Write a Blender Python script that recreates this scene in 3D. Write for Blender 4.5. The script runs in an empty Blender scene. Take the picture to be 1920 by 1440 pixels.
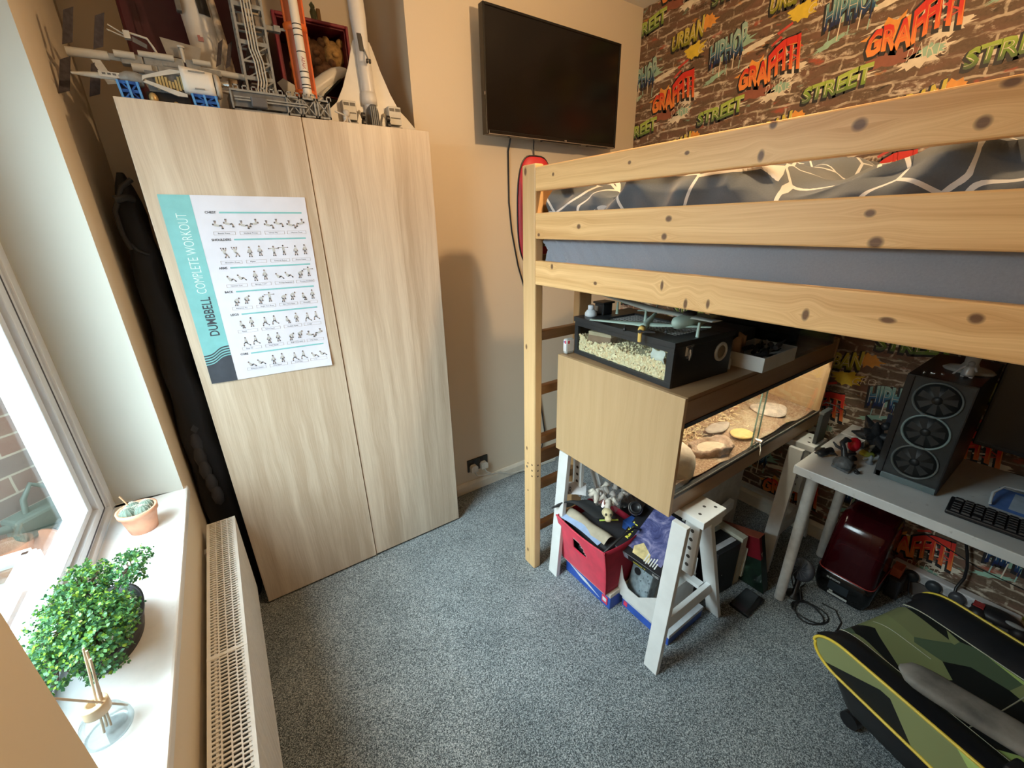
import bpy, bmesh, math, random
from mathutils import Vector, Matrix, Euler
random.seed(7)
PI = math.pi
S = bpy.context.scene
COL = S.collection

# ---------------------------------------------------------------- camera, world, exposure
def make_camera():
    f, yaw, pitch, roll = 775.2234, -0.5994, -0.3688, -0.0186
    fw = Vector((-math.sin(yaw)*math.cos(pitch), math.cos(yaw)*math.cos(pitch), math.sin(pitch)))
    r = Vector((math.cos(yaw), math.sin(yaw), 0)); u = r.cross(fw)
    r2 = r*math.cos(roll)+u*math.sin(roll); u2 = -r*math.sin(roll)+u*math.cos(roll)
    cam = bpy.data.cameras.new('camera'); o = bpy.data.objects.new('camera', cam); COL.objects.link(o)
    M = Matrix((r2, u2, -fw)).transposed().to_4x4(); M.translation = (0, 0, 1.6388)
    o.matrix_world = M
    cam.sensor_fit = 'HORIZONTAL'; cam.sensor_width = 36; cam.lens = 36*f/1920; cam.clip_start = .01; cam.clip_end = 200
    S.camera = o
make_camera()
S.view_settings.view_transform = 'Standard'; S.view_settings.look = 'None'
S.view_settings.gamma = 1; S.view_settings.use_curve_mapping = False
S.view_settings.exposure = 0.14
S.cycles.use_denoising = True
W = bpy.data.worlds.new('sky'); S.world = W; W.use_nodes = True
# overcast sky: brightest high up in front of the window, dim towards the horizon
wt = W.node_tree; bg = wt.nodes['Background']
def sky():
    tc = wt.nodes.new('ShaderNodeTexCoord'); vd = wt.nodes.new('ShaderNodeVectorMath'); vd.operation = 'DOT_PRODUCT'; vd.inputs[1].default_value = (-.74, .0, .67)
    wt.links.new(tc.outputs['Generated'], vd.inputs[0])
    mx = wt.nodes.new('ShaderNodeMath'); mx.operation = 'MAXIMUM'; mx.inputs[1].default_value = 0; wt.links.new(vd.outputs['Value'], mx.inputs[0])
    pw = wt.nodes.new('ShaderNodeMath'); pw.operation = 'POWER'; pw.inputs[1].default_value = 4.0; wt.links.new(mx.outputs[0], pw.inputs[0])
    ma = wt.nodes.new('ShaderNodeMath'); ma.operation = 'MULTIPLY_ADD'; ma.inputs[1].default_value = 37.0; ma.inputs[2].default_value = 3.4; wt.links.new(pw.outputs[0], ma.inputs[0])
    bg.inputs[0].default_value = (.80, .94, 1.0, 1); wt.links.new(ma.outputs[0], bg.inputs[1])
sky()
def light(name, kind, loc, energy, color, **kw):
    l = bpy.data.lights.new(name, kind); l.energy = energy; l.color = color
    for k, v in kw.items(): setattr(l, k, v)
    o = bpy.data.objects.new(name, l); COL.objects.link(o); o.location = loc
    return o
# the window opening as a sampling portal for the sky
po = light('window_portal', 'AREA', (-.56, 1.17, 1.53), 1, (1, 1, 1), shape='RECTANGLE', size=1.5, size_y=1.12)
po.rotation_euler = (0, -PI/2, 0); po.data.cycles.is_portal = True
# warm pendant bulb of the room (hangs just above the frame)
light('pendant_bulb_light', 'POINT', (1.14, .67, 2.33), 36, (1.0, .63, .31), shadow_soft_size=.03)

# ---------------------------------------------------------------- node materials
class NT:
    def __init__(s, name):
        s.mat = bpy.data.materials.new(name); s.mat.use_nodes = True
        s.t = s.mat.node_tree; s.t.nodes.clear(); s.n = 0
    def N(s, ty, **kw):
        n = s.t.nodes.new('ShaderNode'+ty); s.n += 1
        for k, v in kw.items():
            if k.startswith('i_'): s.setin(n, k[2:].replace('_', ' '), v)
            else: setattr(n, k, v)
        return n
    def setin(s, n, k, v):
        k = int(k) if k.isdigit() else k
        i = n.inputs[k]
        if isinstance(v, bpy.types.NodeSocket): s.t.links.new(v, i)
        else:
            if i.type == 'RGBA' and len(v) == 3: v = (*v, 1)
            i.default_value = v
    def m(s, op, a, b=0.0, c=None, clamp=False):
        n = s.N('Math', operation=op, use_clamp=clamp); s.setin(n, '0', a); s.setin(n, '1', b)
        if c is not None: s.setin(n, '2', c)
        return n.outputs[0]
    def mix(s, f, a, b, blend='MIX'):
        n = s.N('MixRGB', blend_type=blend); s.setin(n, '0', f); s.setin(n, '1', a); s.setin(n, '2', b)
        return n.outputs[0]
    def ramp(s, f, stops, interp='LINEAR'):
        n = s.N('ValToRGB'); s.setin(n, '0', f); r = n.color_ramp; r.interpolation = interp
        while len(r.elements) < len(stops): r.elements.new(.5)
        for e, (p, c) in zip(r.elements, stops): e.position = p; e.color = (*c, 1) if len(c) == 3 else c
        return n.outputs[0]
    def noise(s, vec, scale, detail=3, rough=.5, out=0, dist=0.0):
        n = s.N('TexNoise'); n.inputs['Scale'].default_value = scale; n.inputs['Detail'].default_value = detail
        n.inputs['Roughness'].default_value = rough; n.inputs['Distortion'].default_value = dist
        if vec is not None: s.setin(n, 'Vector', vec)
        return n.outputs[out]
    def obj(s): return s.N('TexCoord').outputs['Object']
    def comb(s, x, y, z):
        n = s.N('CombineXYZ'); s.setin(n, '0', x); s.setin(n, '1', y); s.setin(n, '2', z); return n.outputs[0]
    def sep(s, v):
        n = s.N('SeparateXYZ'); s.setin(n, '0', v); return n.outputs
    def bsdf(s, color, rough=.5, metal=0.0, bump=None, bstr=.3, bdist=.002, spec=.5, coat=0.0, sheen=0.0, emis=None, estr=0):
        b = s.N('BsdfPrincipled'); s.setin(b, 'Base Color', color); s.setin(b, 'Roughness', rough); s.setin(b, 'Metallic', metal)
        b.inputs['Specular IOR Level'].default_value = spec; b.inputs['Coat Weight'].default_value = coat; b.inputs['Sheen Weight'].default_value = sheen
        if emis: s.setin(b, 'Emission Color', emis); b.inputs['Emission Strength'].default_value = estr
        if bump is not None:
            k = s.N('Bump'); k.inputs['Strength'].default_value = bstr; k.inputs['Distance'].default_value = bdist
            s.setin(k, 'Height', bump); s.setin(b, 'Normal', k.outputs[0])
        s.out(b.outputs[0]); return b
    def out(s, sh):
        o = s.N('OutputMaterial'); s.t.links.new(sh, o.inputs[0])
_pm = {}
def pm(color, rough=.5, metal=0.0, var=.12, scale=30, spec=.5, coat=0.0, bump=0.0, sheen=0.0):
    "plain paint / plastic / cloth with a little procedural unevenness"
    key = (color, rough, metal, var, scale, spec, coat, bump, sheen)
    if key in _pm: return _pm[key]
    n = NT('paint_%d' % len(_pm)); v = n.obj(); f = n.noise(v, scale, 4)
    d = tuple(c*(1-var) for c in color); l = tuple(min(1, c*(1+var)) for c in color)
    c = n.ramp(f, [(.3, d), (.7, l)])
    n.bsdf(c, rough, metal, f if bump else None, bump, .002, spec, coat, sheen)
    _pm[key] = n.mat; return n.mat
def glassy(name, tint=(1, 1, 1), refl=.10, rough=.02, gl=(1, 1, 1), pw=4.0, edge=.5):
    n = NT(name); t = n.N('BsdfTransparent'); n.setin(t, '0', tint); g = n.N('BsdfGlossy'); n.setin(g, '0', gl); g.inputs['Roughness'].default_value = rough
    fr = n.N('LayerWeight'); fr.inputs[0].default_value = .5
    f = n.m('ADD', n.m('MULTIPLY', n.m('POWER', fr.outputs['Facing'], pw), edge), refl*.5, clamp=True)
    mx = n.N('MixShader'); n.setin(mx, '0', f); n.setin(mx, '1', t.outputs[0]); n.setin(mx, '2', g.outputs[0]); n.out(mx.outputs[0]); return n.mat
def wood(name, base, dark, along=2, across=0, strip=0.0, knots=(), fine=70, contrast=1.0, rough=.45, along_scale=1.6, kd=(.10, .036, .015)):
    "long-grain wood; strips = board joints; knots = (along, across, r_along, r_across)"
    n = NT(name); x = n.sep(n.obj()); a = x[along]; c = x[across]; o3 = x[3-along-across]
    km = None; bend = None
    for (ka, kc, ra, rc) in knots:
        da = n.m('MULTIPLY', n.m('SUBTRACT', a, ka), 1/ra); dc = n.m('MULTIPLY', n.m('SUBTRACT', c, kc), 1/rc)
        d2 = n.m('ADD', n.m('MULTIPLY', da, da), n.m('MULTIPLY', dc, dc))
        k = n.m('SUBTRACT', 1.35, n.m('MULTIPLY', d2, 1.0), clamp=True)
        g = n.m('MULTIPLY', n.m('POWER', 2.718, n.m('MULTIPLY', d2, -.07)), rc*1.3)
        g = n.m('MULTIPLY', g, n.m('SIGN', dc))
        km = k if km is None else n.m('MAXIMUM', km, k); bend = g if bend is None else n.m('ADD', bend, g)
    low = n.noise(n.comb(n.m('MULTIPLY', a, along_scale), n.m('MULTIPLY', c, 6), o3), 1.6, 2)
    cc = n.m('ADD', c, n.m('MULTIPLY', low, .05))
    if bend is not None: cc = n.m('SUBTRACT', cc, bend)
    big = n.noise(n.comb(n.m('MULTIPLY', a, along_scale*.8), n.m('MULTIPLY', cc, fine*.45), n.m('MULTIPLY', o3, 8)), 1.0, 2, .5)
    fin = n.noise(n.comb(n.m('MULTIPLY', a, along_scale*5), n.m('MULTIPLY', cc, fine*4), n.m('MULTIPLY', o3, 30)), 1.0, 3, .6)
    f = n.m('ADD', n.m('MULTIPLY', big, .65), n.m('MULTIPLY', fin, .35))
    if strip:
        cell = n.m('FLOOR', n.m('MULTIPLY', c, 1/strip)); h = n.N('TexWhiteNoise', noise_dimensions='1D'); n.setin(h, 'W', cell)
        f = n.m('ADD', f, n.m('MULTIPLY', n.m('SUBTRACT', h.outputs[0], .5), .16))
    w = .18/contrast
    col = n.ramp(f, [(.5-w, dark), (.5+w, base)])
    if km is not None:
        kk = n.m('MULTIPLY', km, n.m('ADD', .75, n.m('MULTIPLY', fin, .5)), clamp=True)
        col = n.mix(n.m('MULTIPLY', kk, .9), col, kd)
    n.bsdf(col, rough, 0, fin, .12, .001); return n.mat

# ---------------------------------------------------------------- mesh builder
def RZ(a): return Matrix.Rotation(a, 4, 'Z')
def RX(a): return Matrix.Rotation(a, 4, 'X')
def RY(a): return Matrix.Rotation(a, 4, 'Y')
def TR(x, y, z): return Matrix.Translation((x, y, z))
class MB:
    def __init__(s): s.v = []; s.f = []; s.mi = []; s.sm = []
    def add(s, vs, fs, m=0, smooth=False, M=None):
        b = len(s.v)
        s.v += [tuple(M @ Vector(p)) for p in vs] if M is not None else [tuple(p) for p in vs]
        for f in fs: s.f.append(tuple(i+b for i in f)); s.mi.append(m); s.sm.append(smooth)
        return s
    def box(s, x0, y0, z0, x1, y1, z1, m=0, M=None):
        return s.add([(x0, y0, z0), (x1, y0, z0), (x1, y1, z0), (x0, y1, z0), (x0, y0, z1), (x1, y0, z1), (x1, y1, z1), (x0, y1, z1)],
                     [(3, 2, 1, 0), (4, 5, 6, 7), (0, 1, 5, 4), (1, 2, 6, 5), (2, 3, 7, 6), (3, 0, 4, 7)], m, False, M)
    def bar(s, p0, p1, w, h, up=(0, 0, 1), m=0):
        "rectangular bar from p0 to p1, w sideways, h along up"
        p0 = Vector(p0); p1 = Vector(p1); d = (p1-p0).normalized(); sd = d.cross(Vector(up))
        if sd.length < 1e-4: sd = d.cross(Vector((0, 1, 0)))
        sd.normalize(); u = sd.cross(d); vs = []
        for p in (p0, p1):
            for a, b in ((-1, -1), (1, -1), (1, 1), (-1, 1)): vs.append(p+sd*(a*w/2)+u*(b*h/2))
        return s.add(vs, [(0, 1, 2, 3), (7, 6, 5, 4), (0, 4, 5, 1), (1, 5, 6, 2), (2, 6, 7, 3), (3, 7, 4, 0)], m)
    def tube(s, pts, r, n=8, m=0, cap=True, smooth=True, M=None):
        pts = [Vector(p) for p in pts]; k = len(pts); rs = r if isinstance(r, (list, tuple)) else [r]*k
        ref = None; vs = []; fs = []
        for i, p in enumerate(pts):
            d = (pts[min(i+1, k-1)]-pts[max(i-1, 0)]).normalized()
            if ref is None:
                ref = d.orthogonal().normalized()
            ref = (ref-d*ref.dot(d)); ref = ref.normalized() if ref.length > 1e-6 else d.orthogonal().normalized()
            b = d.cross(ref)
            for j in range(n):
                a = 2*PI*j/n; vs.append(p+(ref*math.cos(a)+b*math.sin(a))*rs[i])
        for i in range(k-1):
            for j in range(n):
                j2 = (j+1) % n; fs.append((i*n+j, i*n+j2, (i+1)*n+j2, (i+1)*n+j))
        s.add(vs, fs, m, smooth, M)
        if cap:
            s.add(vs[:n], [tuple(range(n))[::-1]], m, False, M); s.add(vs[-n:], [tuple(range(n))], m, False, M)
        return s
    def cyl(s, p0, p1, r0, r1=None, n=16, m=0, smooth=True, M=None):
        return s.tube([p0, p1], [r0, r0 if r1 is None else r1], n, m, True, smooth, M)
    def lathe(s, prof, c=(0, 0, 0), n=24, m=0, sx=1, sy=1, M=None, smooth=True):
        vs = []; fs = []; k = len(prof)
        for (r, z) in prof:
            for j in range(n):
                a = 2*PI*j/n; vs.append((c[0]+r*sx*math.cos(a), c[1]+r*sy*math.sin(a), c[2]+z))
        for i in range(k-1):
            for j in range(n):
                j2 = (j+1) % n; fs.append((i*n+j, i*n+j2, (i+1)*n+j2, (i+1)*n+j))
        fs.append(tuple(range(n))[::-1]); fs.append(tuple(range((k-1)*n, k*n)))
        return s.add(vs, fs, m, smooth, M)
    def ball(s, c, r, n=12, m=0, M=None, jit=0.0):
        rx, ry, rz = r if isinstance(r, (list, tuple)) else (r, r, r); vs = []; fs = []; k = max(4, n//2)
        for i in range(k+1):
            t = PI*i/k
            for j in range(n):
                a = 2*PI*j/n; q = 1+random.uniform(-jit, jit)
                vs.append((c[0]+rx*q*math.sin(t)*math.cos(a), c[1]+ry*q*math.sin(t)*math.sin(a), c[2]+rz*q*math.cos(t)))
        for i in range(k):
            for j in range(n):
                j2 = (j+1) % n; fs.append((i*n+j, (i+1)*n+j, (i+1)*n+j2, i*n+j2))
        return s.add(vs, fs, m, True, M)
    def ext(s, poly, vec, m=0, M=None, smooth=False):
        "extrude a 3-D polygon along vec"
        k = len(poly); vec = Vector(vec); vs = [Vector(p) for p in poly]+[Vector(p)+vec for p in poly]
        fs = [tuple(range(k))[::-1], tuple(range(k, 2*k))]
        s.add(vs, fs, m, False, M); s.add(vs, [(i, (i+1) % k, k+(i+1) % k, k+i) for i in range(k)], m, smooth, M)
        return s
    def face(s, pts, m=0, M=None): return s.add(pts, [tuple(range(len(pts)))], m, False, M)
    def grid(s, fn, nu, nv, m=0, smooth=True, M=None):
        vs = [fn(i/nu, j/nv) for j in range(nv+1) for i in range(nu+1)]
        fs = [(j*(nu+1)+i, j*(nu+1)+i+1, (j+1)*(nu+1)+i+1, (j+1)*(nu+1)+i) for j in range(nv) for i in range(nu)]
        return s.add(vs, fs, m, smooth, M)
def wloc(o):
    l = Vector((0, 0, 0))
    while o: l += o.location; o = o.parent
    return l
def tag(o, label=None, cat=None, group=None, kind=None):
    for k, v in (('label', label), ('category', cat), ('group', group), ('kind', kind)):
        if v: o[k] = v
    return o
def B(mb, name, mats, parent=None, label=None, cat=None, group=None, kind=None, bevel=0.0, local=False, seg=2, subd=0, fixn=True):
    me = bpy.data.meshes.new(name)
    if parent is not None and not local:
        off = wloc(parent); vs = [tuple(Vector(p)-off) for p in mb.v]
    elif parent is None and not local and kind != 'structure':
        xs = [p[0] for p in mb.v]; ys = [p[1] for p in mb.v]; zs = [p[2] for p in mb.v]
        off = Vector(((min(xs)+max(xs))/2, (min(ys)+max(ys))/2, min(zs))); vs = [tuple(Vector(p)-off) for p in mb.v]
    else: off = None; vs = mb.v
    me.from_pydata(vs, [], mb.f)
    for mt in (mats if isinstance(mats, (list, tuple)) else [mats]): me.materials.append(mt)
    me.polygons.foreach_set('material_index', mb.mi); me.polygons.foreach_set('use_smooth', mb.sm)
    if fixn:
        bm = bmesh.new(); bm.from_mesh(me); bmesh.ops.recalc_face_normals(bm, faces=bm.faces); bm.to_mesh(me); bm.free()
    me.update()
    o = bpy.data.objects.new(name, me); COL.objects.link(o)
    if parent is not None: o.parent = parent
    elif off is not None: o.location = off
    if bevel:
        b = o.modifiers.new('bevel', 'BEVEL'); b.width = bevel; b.segments = seg; b.limit_method = 'ANGLE'; b.angle_limit = math.radians(35)
    if subd:
        b = o.modifiers.new('sub', 'SUBSURF'); b.levels = subd; b.render_levels = subd
    return tag(o, label, cat, group, kind)
def T(name, label, cat, loc=(0, 0, 0), group=None, rz=0.0, rot=None):
    o = bpy.data.objects.new(name, None); COL.objects.link(o); o.location = loc; o.empty_display_size = .05
    o.rotation_euler = rot if rot else (0, 0, rz)
    return tag(o, label, cat, group)
def copy_tree(o, parent=None):
    c = o.copy(); COL.objects.link(c)
    if parent is not None: c.parent = parent
    for ch in list(o.children): copy_tree(ch, c)
    return c
_tc = {}
def text_faces(t, offset=0.0, shear=0.0, res=3, space=1.0):
    "flat letter faces for a string, 1 unit high, starting at x=0"
    key = (t, offset, shear, res, space)
    if key in _tc: return _tc[key]
    cu = bpy.data.curves.new('t', 'FONT'); cu.body = t; cu.offset = offset; cu.shear = shear; cu.resolution_u = res; cu.space_character = space; cu.size = 1.0; cu.fill_mode = 'FRONT'
    o = bpy.data.objects.new('t', cu); COL.objects.link(o)
    dg = bpy.context.evaluated_depsgraph_get(); me = o.evaluated_get(dg).to_mesh()
    vs = [tuple(v.co) for v in me.vertices]; fs = [tuple(p.vertices) for p in me.polygons]
    o.evaluated_get(dg).to_mesh_clear(); bpy.data.objects.remove(o); bpy.data.curves.remove(cu)
    _tc[key] = (vs, fs); return vs, fs
def text(mb, t, fn, h, m=0, width=None, center=False, **kw):
    "put text into mb; fn(u, v) -> 3-D; h = cap height, width = forced width"
    vs, fs = text_faces(t, **kw)
    if not vs: return
    x0 = min(v[0] for v in vs); x1 = max(v[0] for v in vs); k = h/.72; kx = k if width is None else width/(x1-x0)
    sh = (x1-x0)*kx/2 if center else 0
    mb.add([fn((v[0]-x0)*kx-sh, v[1]*k) for v in vs], fs, m)

def explode(o):
    "give every separate piece of a part an object of its own"
    me = o.data; key = {}; par = {}
    def find(a):
        while par[a] != a: par[a] = par[par[a]]; a = par[a]
        return a
    vk = [tuple(round(c, 6) for c in v.co) for v in me.vertices]
    for k in vk: par.setdefault(k, k)
    for p in me.polygons:
        r = find(vk[p.vertices[0]])
        for i in p.vertices[1:]: par[find(vk[i])] = r
    groups = {}
    for p in me.polygons: groups.setdefault(find(vk[p.vertices[0]]), []).append(p)
    if len(groups) < 2: return
    first = True; name = o.name
    for g in groups.values():
        idx = {}; vs = []; fs = []
        for p in g:
            f = []
            for i in p.vertices:
                if i not in idx: idx[i] = len(vs); vs.append(tuple(me.vertices[i].co))
                f.append(idx[i])
            fs.append(f)
        m2 = bpy.data.meshes.new(name); m2.from_pydata(vs, [], fs)
        for mt in me.materials: m2.materials.append(mt)
        m2.polygons.foreach_set('material_index', [p.material_index for p in g]); m2.polygons.foreach_set('use_smooth', [p.use_smooth for p in g]); m2.update()
        if first: o.data = m2; first = False
        else:
            c = o.copy(); c.data = m2; COL.objects.link(c)
# common materials
M_white = pm((.80, .80, .78), .45); M_black = pm((.012, .012, .014), .4); M_dark = pm((.03, .03, .034), .5)
M_chrome = pm((.6, .6, .6), .25, 1.0, .05); M_grey = pm((.30, .31, .31), .5); M_lgrey = pm((.45, .46, .45), .5)
M_glass = glassy('window_glass', (.93, .96, .95), .05)
# ================================================================ THE ROOM
def plaster(name, c):
    n = NT(name); v = n.obj(); a = n.noise(v, 2.2, 3); b = n.noise(v, 60, 4)
    col = n.mix(n.m('MULTIPLY', a, .35), c, tuple(q*.93 for q in c)); n.bsdf(col, .75, 0, b, .10, .002, .25); return n.mat
M_wall = plaster('magnolia_paint', (.79, .695, .555)); M_reveal = plaster('reveal_paint_dimmed', (.57, .57, .525)); M_ceil = plaster('ceiling_paint', (.82, .80, .76))
XW, XG, YB, ZC, YF = -.275, 2.397, 2.064, 2.808, -1.7
def carpet():
    n = NT('speckled_carpet'); v = n.obj()
    vo = n.N('TexVoronoi'); vo.inputs['Scale'].default_value = 400; n.setin(vo, 'Vector', v)
    h = n.sep(vo.outputs['Color'])[0]
    a = n.noise(v, 190, 3, .7); big = n.noise(v, 5, 4)
    f = n.m('ADD', n.m('MULTIPLY', h, .55), n.m('MULTIPLY', a, .55))
    f = n.m('ADD', f, n.m('MULTIPLY', n.m('SUBTRACT', big, .5), .22))
    col = n.ramp(f, [(.32, (.040, .054, .062)), (.52, (.150, .188, .208)), (.68, (.33, .385, .415)), (.86, (.60, .65, .68))])
    n.bsdf(col, .95, 0, n.m('ADD', a, vo.outputs['Distance']), .7, .004, .1, sheen=.2); return n.mat
B(MB().box(-.62, YF-.1, -.1, XG+.1, 2.7, 0), 'floor', carpet(), kind='structure')
B(MB().box(-.62, YF-.1, ZC, XG+.1, 2.7, ZC+.1), 'ceiling', M_ceil, kind='structure')
# chimney breast with the alcove behind the wardrobe
XC, YA = .893, 2.56
mb = MB(); mb.box(XC, YB, 0, XG+.1, YA+.1, ZC); mb.box(-.62, YA, 0, XC, YA+.1, ZC); B(mb, 'wall_back', M_wall, kind='structure')
B(MB().box(-.62, YF-.1, 0, XG+.1, YF, ZC), 'wall_front', M_wall, kind='structure')
# window wall
Y0, Y1, ZS, ZH = .592, 1.734, .758, 2.30
mb = MB(); XO = -.60
mb.box(XO, YF, 0, XW, Y0, ZC); mb.box(XO, Y0, 0, XW, Y1, ZS-.03)
mb.ext([(XO, Y0, ZH), (XW, Y0, ZH), (XW, Y1, ZH), (-.464, 1.768, ZH), (XO, 1.768, ZH)], (0, 0, ZC-ZH))
mb.ext([(XW, Y1, 0), (XW, YA, 0), (XO, YA, 0), (XO, 1.768, 0), (-.464, 1.768, 0)], (0, 0, ZC))
wl = B(mb, 'wall_left', [M_wall, M_reveal], kind='structure')
for p in wl.data.polygons:      # reveal faces: the same wall paint, darkened to offset the strong daylight
    if p.center.x < XW-.02 and p.center.x > XO+.01 and .58 < p.center.y < 1.80 and p.center.z > ZS-.05: p.material_index = 1
# sill board
n_ = NT('sill_gloss_paint'); v_ = n_.obj(); a_ = n_.noise(v_, 9, 4, .65); c_ = n_.noise(v_, 45, 2)
sc_ = n_.m('MULTIPLY', n_.m('SUBTRACT', c_, .66, clamp=True), 1.6)
n_.bsdf(n_.mix(sc_, n_.ramp(a_, [(.3, (.74, .76, .78)), (.7, (.84, .85, .86))]), (.48, .47, .45)), .28, 0, a_, .05, .002)
B(MB().box(-.47, Y0, ZS-.035, XW+.0125, Y1+.028, ZS).box(-.47, Y1, ZS-.035, XW-.01, 1.768, ZS), 'window_sill', n_.mat, kind='structure', bevel=.006)
# skirtings
M_skirt = pm((.76, .71, .61), .4, var=.05)
def skirting(name, p, q, nrm, h=.0715):
    mb = MB(); p = Vector(p); q = Vector(q); nr = Vector(nrm)
    prof = [(0, 0), (.016, 0), (.016, h-.02), (.010, h-.006), (.006, h), (0, h)]
    mb.ext([p+nr*a+Vector((0, 0, b)) for a, b in prof], q-p); return B(mb, name, M_skirt, kind='structure')
skirting('baseboard_back', (XC, YB, 0), (XG, YB, 0), (0, -1, 0)); skirting('baseboard_right', (XG, YF, 0), (XG, YB, 0), (-1, 0, 0), .09)
# uPVC window
M_upvc = pm((.66, .71, .78), .3, var=.03); M_gasket = pm((.03, .03, .045), .6); M_upvc_shade = pm((.46, .49, .56), .35, var=.04)
win = B(MB(), 'window_1', M_upvc, kind='structure')
def ring(mb, y0, y1, z0, z1, x0, x1, wl_, wr, wb, wt, m=0):
    mb.box(x0, y0, z0, x1, y0+wl_, z1, m); mb.box(x0, y1-wr, z0, x1, y1, z1, m); mb.box(x0, y0+wl_, z0, x1, y1-wr, z0+wb, m); mb.box(x0, y0+wl_, z1-wt, x1, y1-wr, z1, m)
fr = MB(); ring(fr, Y0, 1.768, ZS, ZH, -.535, -.466, .07, .050, .024, .06); ring(fr, Y0+.07, 1.718, ZS+.024, ZH-.06, -.535, -.474, .02, .034, .014, .02)
B(fr, 'window_frame', M_upvc, win, bevel=.004)
gk = MB(); ring(gk, Y0+.088, 1.685, ZS+.037, ZH-.079, -.53, -.4705, .012, .018, .010, .012); B(gk, 'gasket', M_gasket, win)
sa = MB(); ring(sa, Y0+.100, 1.668, ZS+.046, ZH-.09, -.53, -.468, .045, .040, .024, .045); ring(sa, Y0+.145, 1.628, ZS+.070, ZH-.135, -.53, -.482, .010, .014, .007, .012, 1)  # grey inner ring: shading of the sash step put into the colour
ring(sa, Y0+.155, 1.614, ZS+.077, ZH-.147, -.53, -.478, .03, .034, .021, .03)
B(sa, 'sash', [M_upvc, M_upvc_shade], win, bevel=.003)
B(MB().box(-.512, Y0+.17, ZS+.09, -.506, 1.59, ZH-.16), 'pane', M_glass, win)
B(MB().box(-.474, 1.10, ZS+.075, -.45, 1.14, ZS+.10).box(-.456, 1.0, ZS+.08, -.44, 1.13, ZS+.095), 'handle', M_upvc, win, bevel=.004)

# ---------------------------------------------------------------- outside
def bricks_outside():
    n = NT('weathered_house_brick'); v = n.obj(); x = n.sep(v)
    wob = n.noise(v, 3, 2)
    q = n.comb(n.m('ADD', x[0], n.m('MULTIPLY', wob, .02)), n.m('ADD', x[2], n.m('MULTIPLY', wob, .015)), 0)
    b = n.N('TexBrick'); n.setin(b, 'Vector', q); b.inputs['Scale'].default_value = 1; b.inputs['Brick Width'].default_value = .215; b.inputs['Row Height'].default_value = .073
    b.inputs['Mortar Size'].default_value = .0042; b.inputs['Mortar Smooth'].default_value = .2; b.inputs['Bias'].default_value = .0; b.offset = .5
    n.setin(b, 'Color1', (.20, .095, .07)); n.setin(b, 'Color2', (.13, .115, .115)); n.setin(b, 'Mortar', (.36, .33, .28))
    a = n.noise(v, 6, 5, .6); w = n.m('MULTIPLY', n.m('SUBTRACT', a, .52, clamp=True), 1.6)
    col = n.mix(w, b.outputs[0], (.30, .27, .22)); n.bsdf(col, .9, 0, b.outputs['Fac'], -.6, .004, .1); return n.mat
ow = B(MB().box(-3.4, 0, -.3, .13, .22, 1.95), 'brick_wall_outside', bricks_outside(), kind='structure', local=True)
ow.location = (-.72, 2.24, 0); ow.rotation_euler = (0, 0, math.atan2(.7014, .7126))
n_ = NT('grey_paving'); v_ = n_.obj(); x_ = n_.sep(v_)
st_ = n_.m('FRACT', n_.m('MULTIPLY', x_[1], 9)); st_ = n_.m('GREATER_THAN', st_, .08)
n_.bsdf(n_.mix(st_, (.10, .11, .11), n_.ramp(n_.noise(v_, 8, 4), [(.3, (.13, .15, .155)), (.7, (.20, .225, .23))])), .8)
B(MB().box(-6, -4, -.4, -.6, 5, -.3), 'ground_outside', n_.mat, kind='structure')
M_terra = pm((.62, .30, .18), .75, var=.15, scale=25, bump=.1)
def flower_pot(name, label, c, r, h, mats, wall=.012):
    t = T(name, label, 'plant pot', c)
    B(MB().lathe([(r*.70, 0), (r*.80, h*.4), (r*.93, h*.80), (r*1.0, h*.81), (r*1.02, h), (r*1.02-wall, h), (r*.80, h*.84), (r*.78, h*.8)], (0, 0, 0), 32), 'pot', mats, t, local=True)
    return t
t = flower_pot('plant_pot', 'big terracotta plant pot outdoors below the watering can', (-.80, 1.92, -.3), .12, .91, pm((.33, .14, .08), .75, var=.15, scale=25, bump=.1))
B(MB().lathe([(.09, .75), (.07, .79), (.001, .80)], (0, 0, 0), 20), 'soil', pm((.14, .11, .08), .9, bump=.4), t, local=True)
M_can = pm((.055, .085, .075), .5)
t = T('watering_can', 'dark green plastic watering can against the outdoor brick wall', 'watering can', (-.745, 2.095, .445))
ra = math.atan2(.7014, .7126)
mb = MB(); Mr = RZ(ra)
mb.box(-.10, -.045, .14, .06, .045, .23, 0, Mr); mb.box(-.015, -.045, 0, .06, .045, .14, 0, Mr)
B(mb, 'body', M_can, t, local=True, bevel=.012)
B(MB().tube([(.055, 0, .22), (.05, 0, .28), (.0, 0, .325), (-.035, 0, .28), (-.045, 0, .225)], .009, 8, M=Mr), 'handle', M_can, t, local=True)
B(MB().tube([(-.09, 0, .20), (-.15, 0, .22), (-.19, 0, .25)], [.018, .012, .010], 8, M=Mr), 'spout', M_can, t, local=True)
B(MB().box(-.05, -.045, -.745, .05, .045, 0, 0, Mr), 'pedestal', pm((.40, .33, .28), .9), t, local=True)
t = T('garden_table', 'white garden table frame standing outside the window', 'table', (-.83, 1.3, -.3))
mb = MB(); xa_, xb_, ya_, yb_, zt_ = -1.0, -.640, 1.0, 1.62, .745
for a, b in (((xb_, ya_, zt_), (xb_, yb_, zt_)), ((xa_, ya_, zt_), (xa_, yb_, zt_)), ((xa_, yb_, zt_), (xb_, yb_, zt_)), ((xa_, ya_, zt_), (xb_, ya_, zt_)), ((xa_, yb_, .655), (xb_, yb_, .655))): mb.bar(a, b, .03, .03)
B(mb, 'frame', M_white, t)
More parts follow.
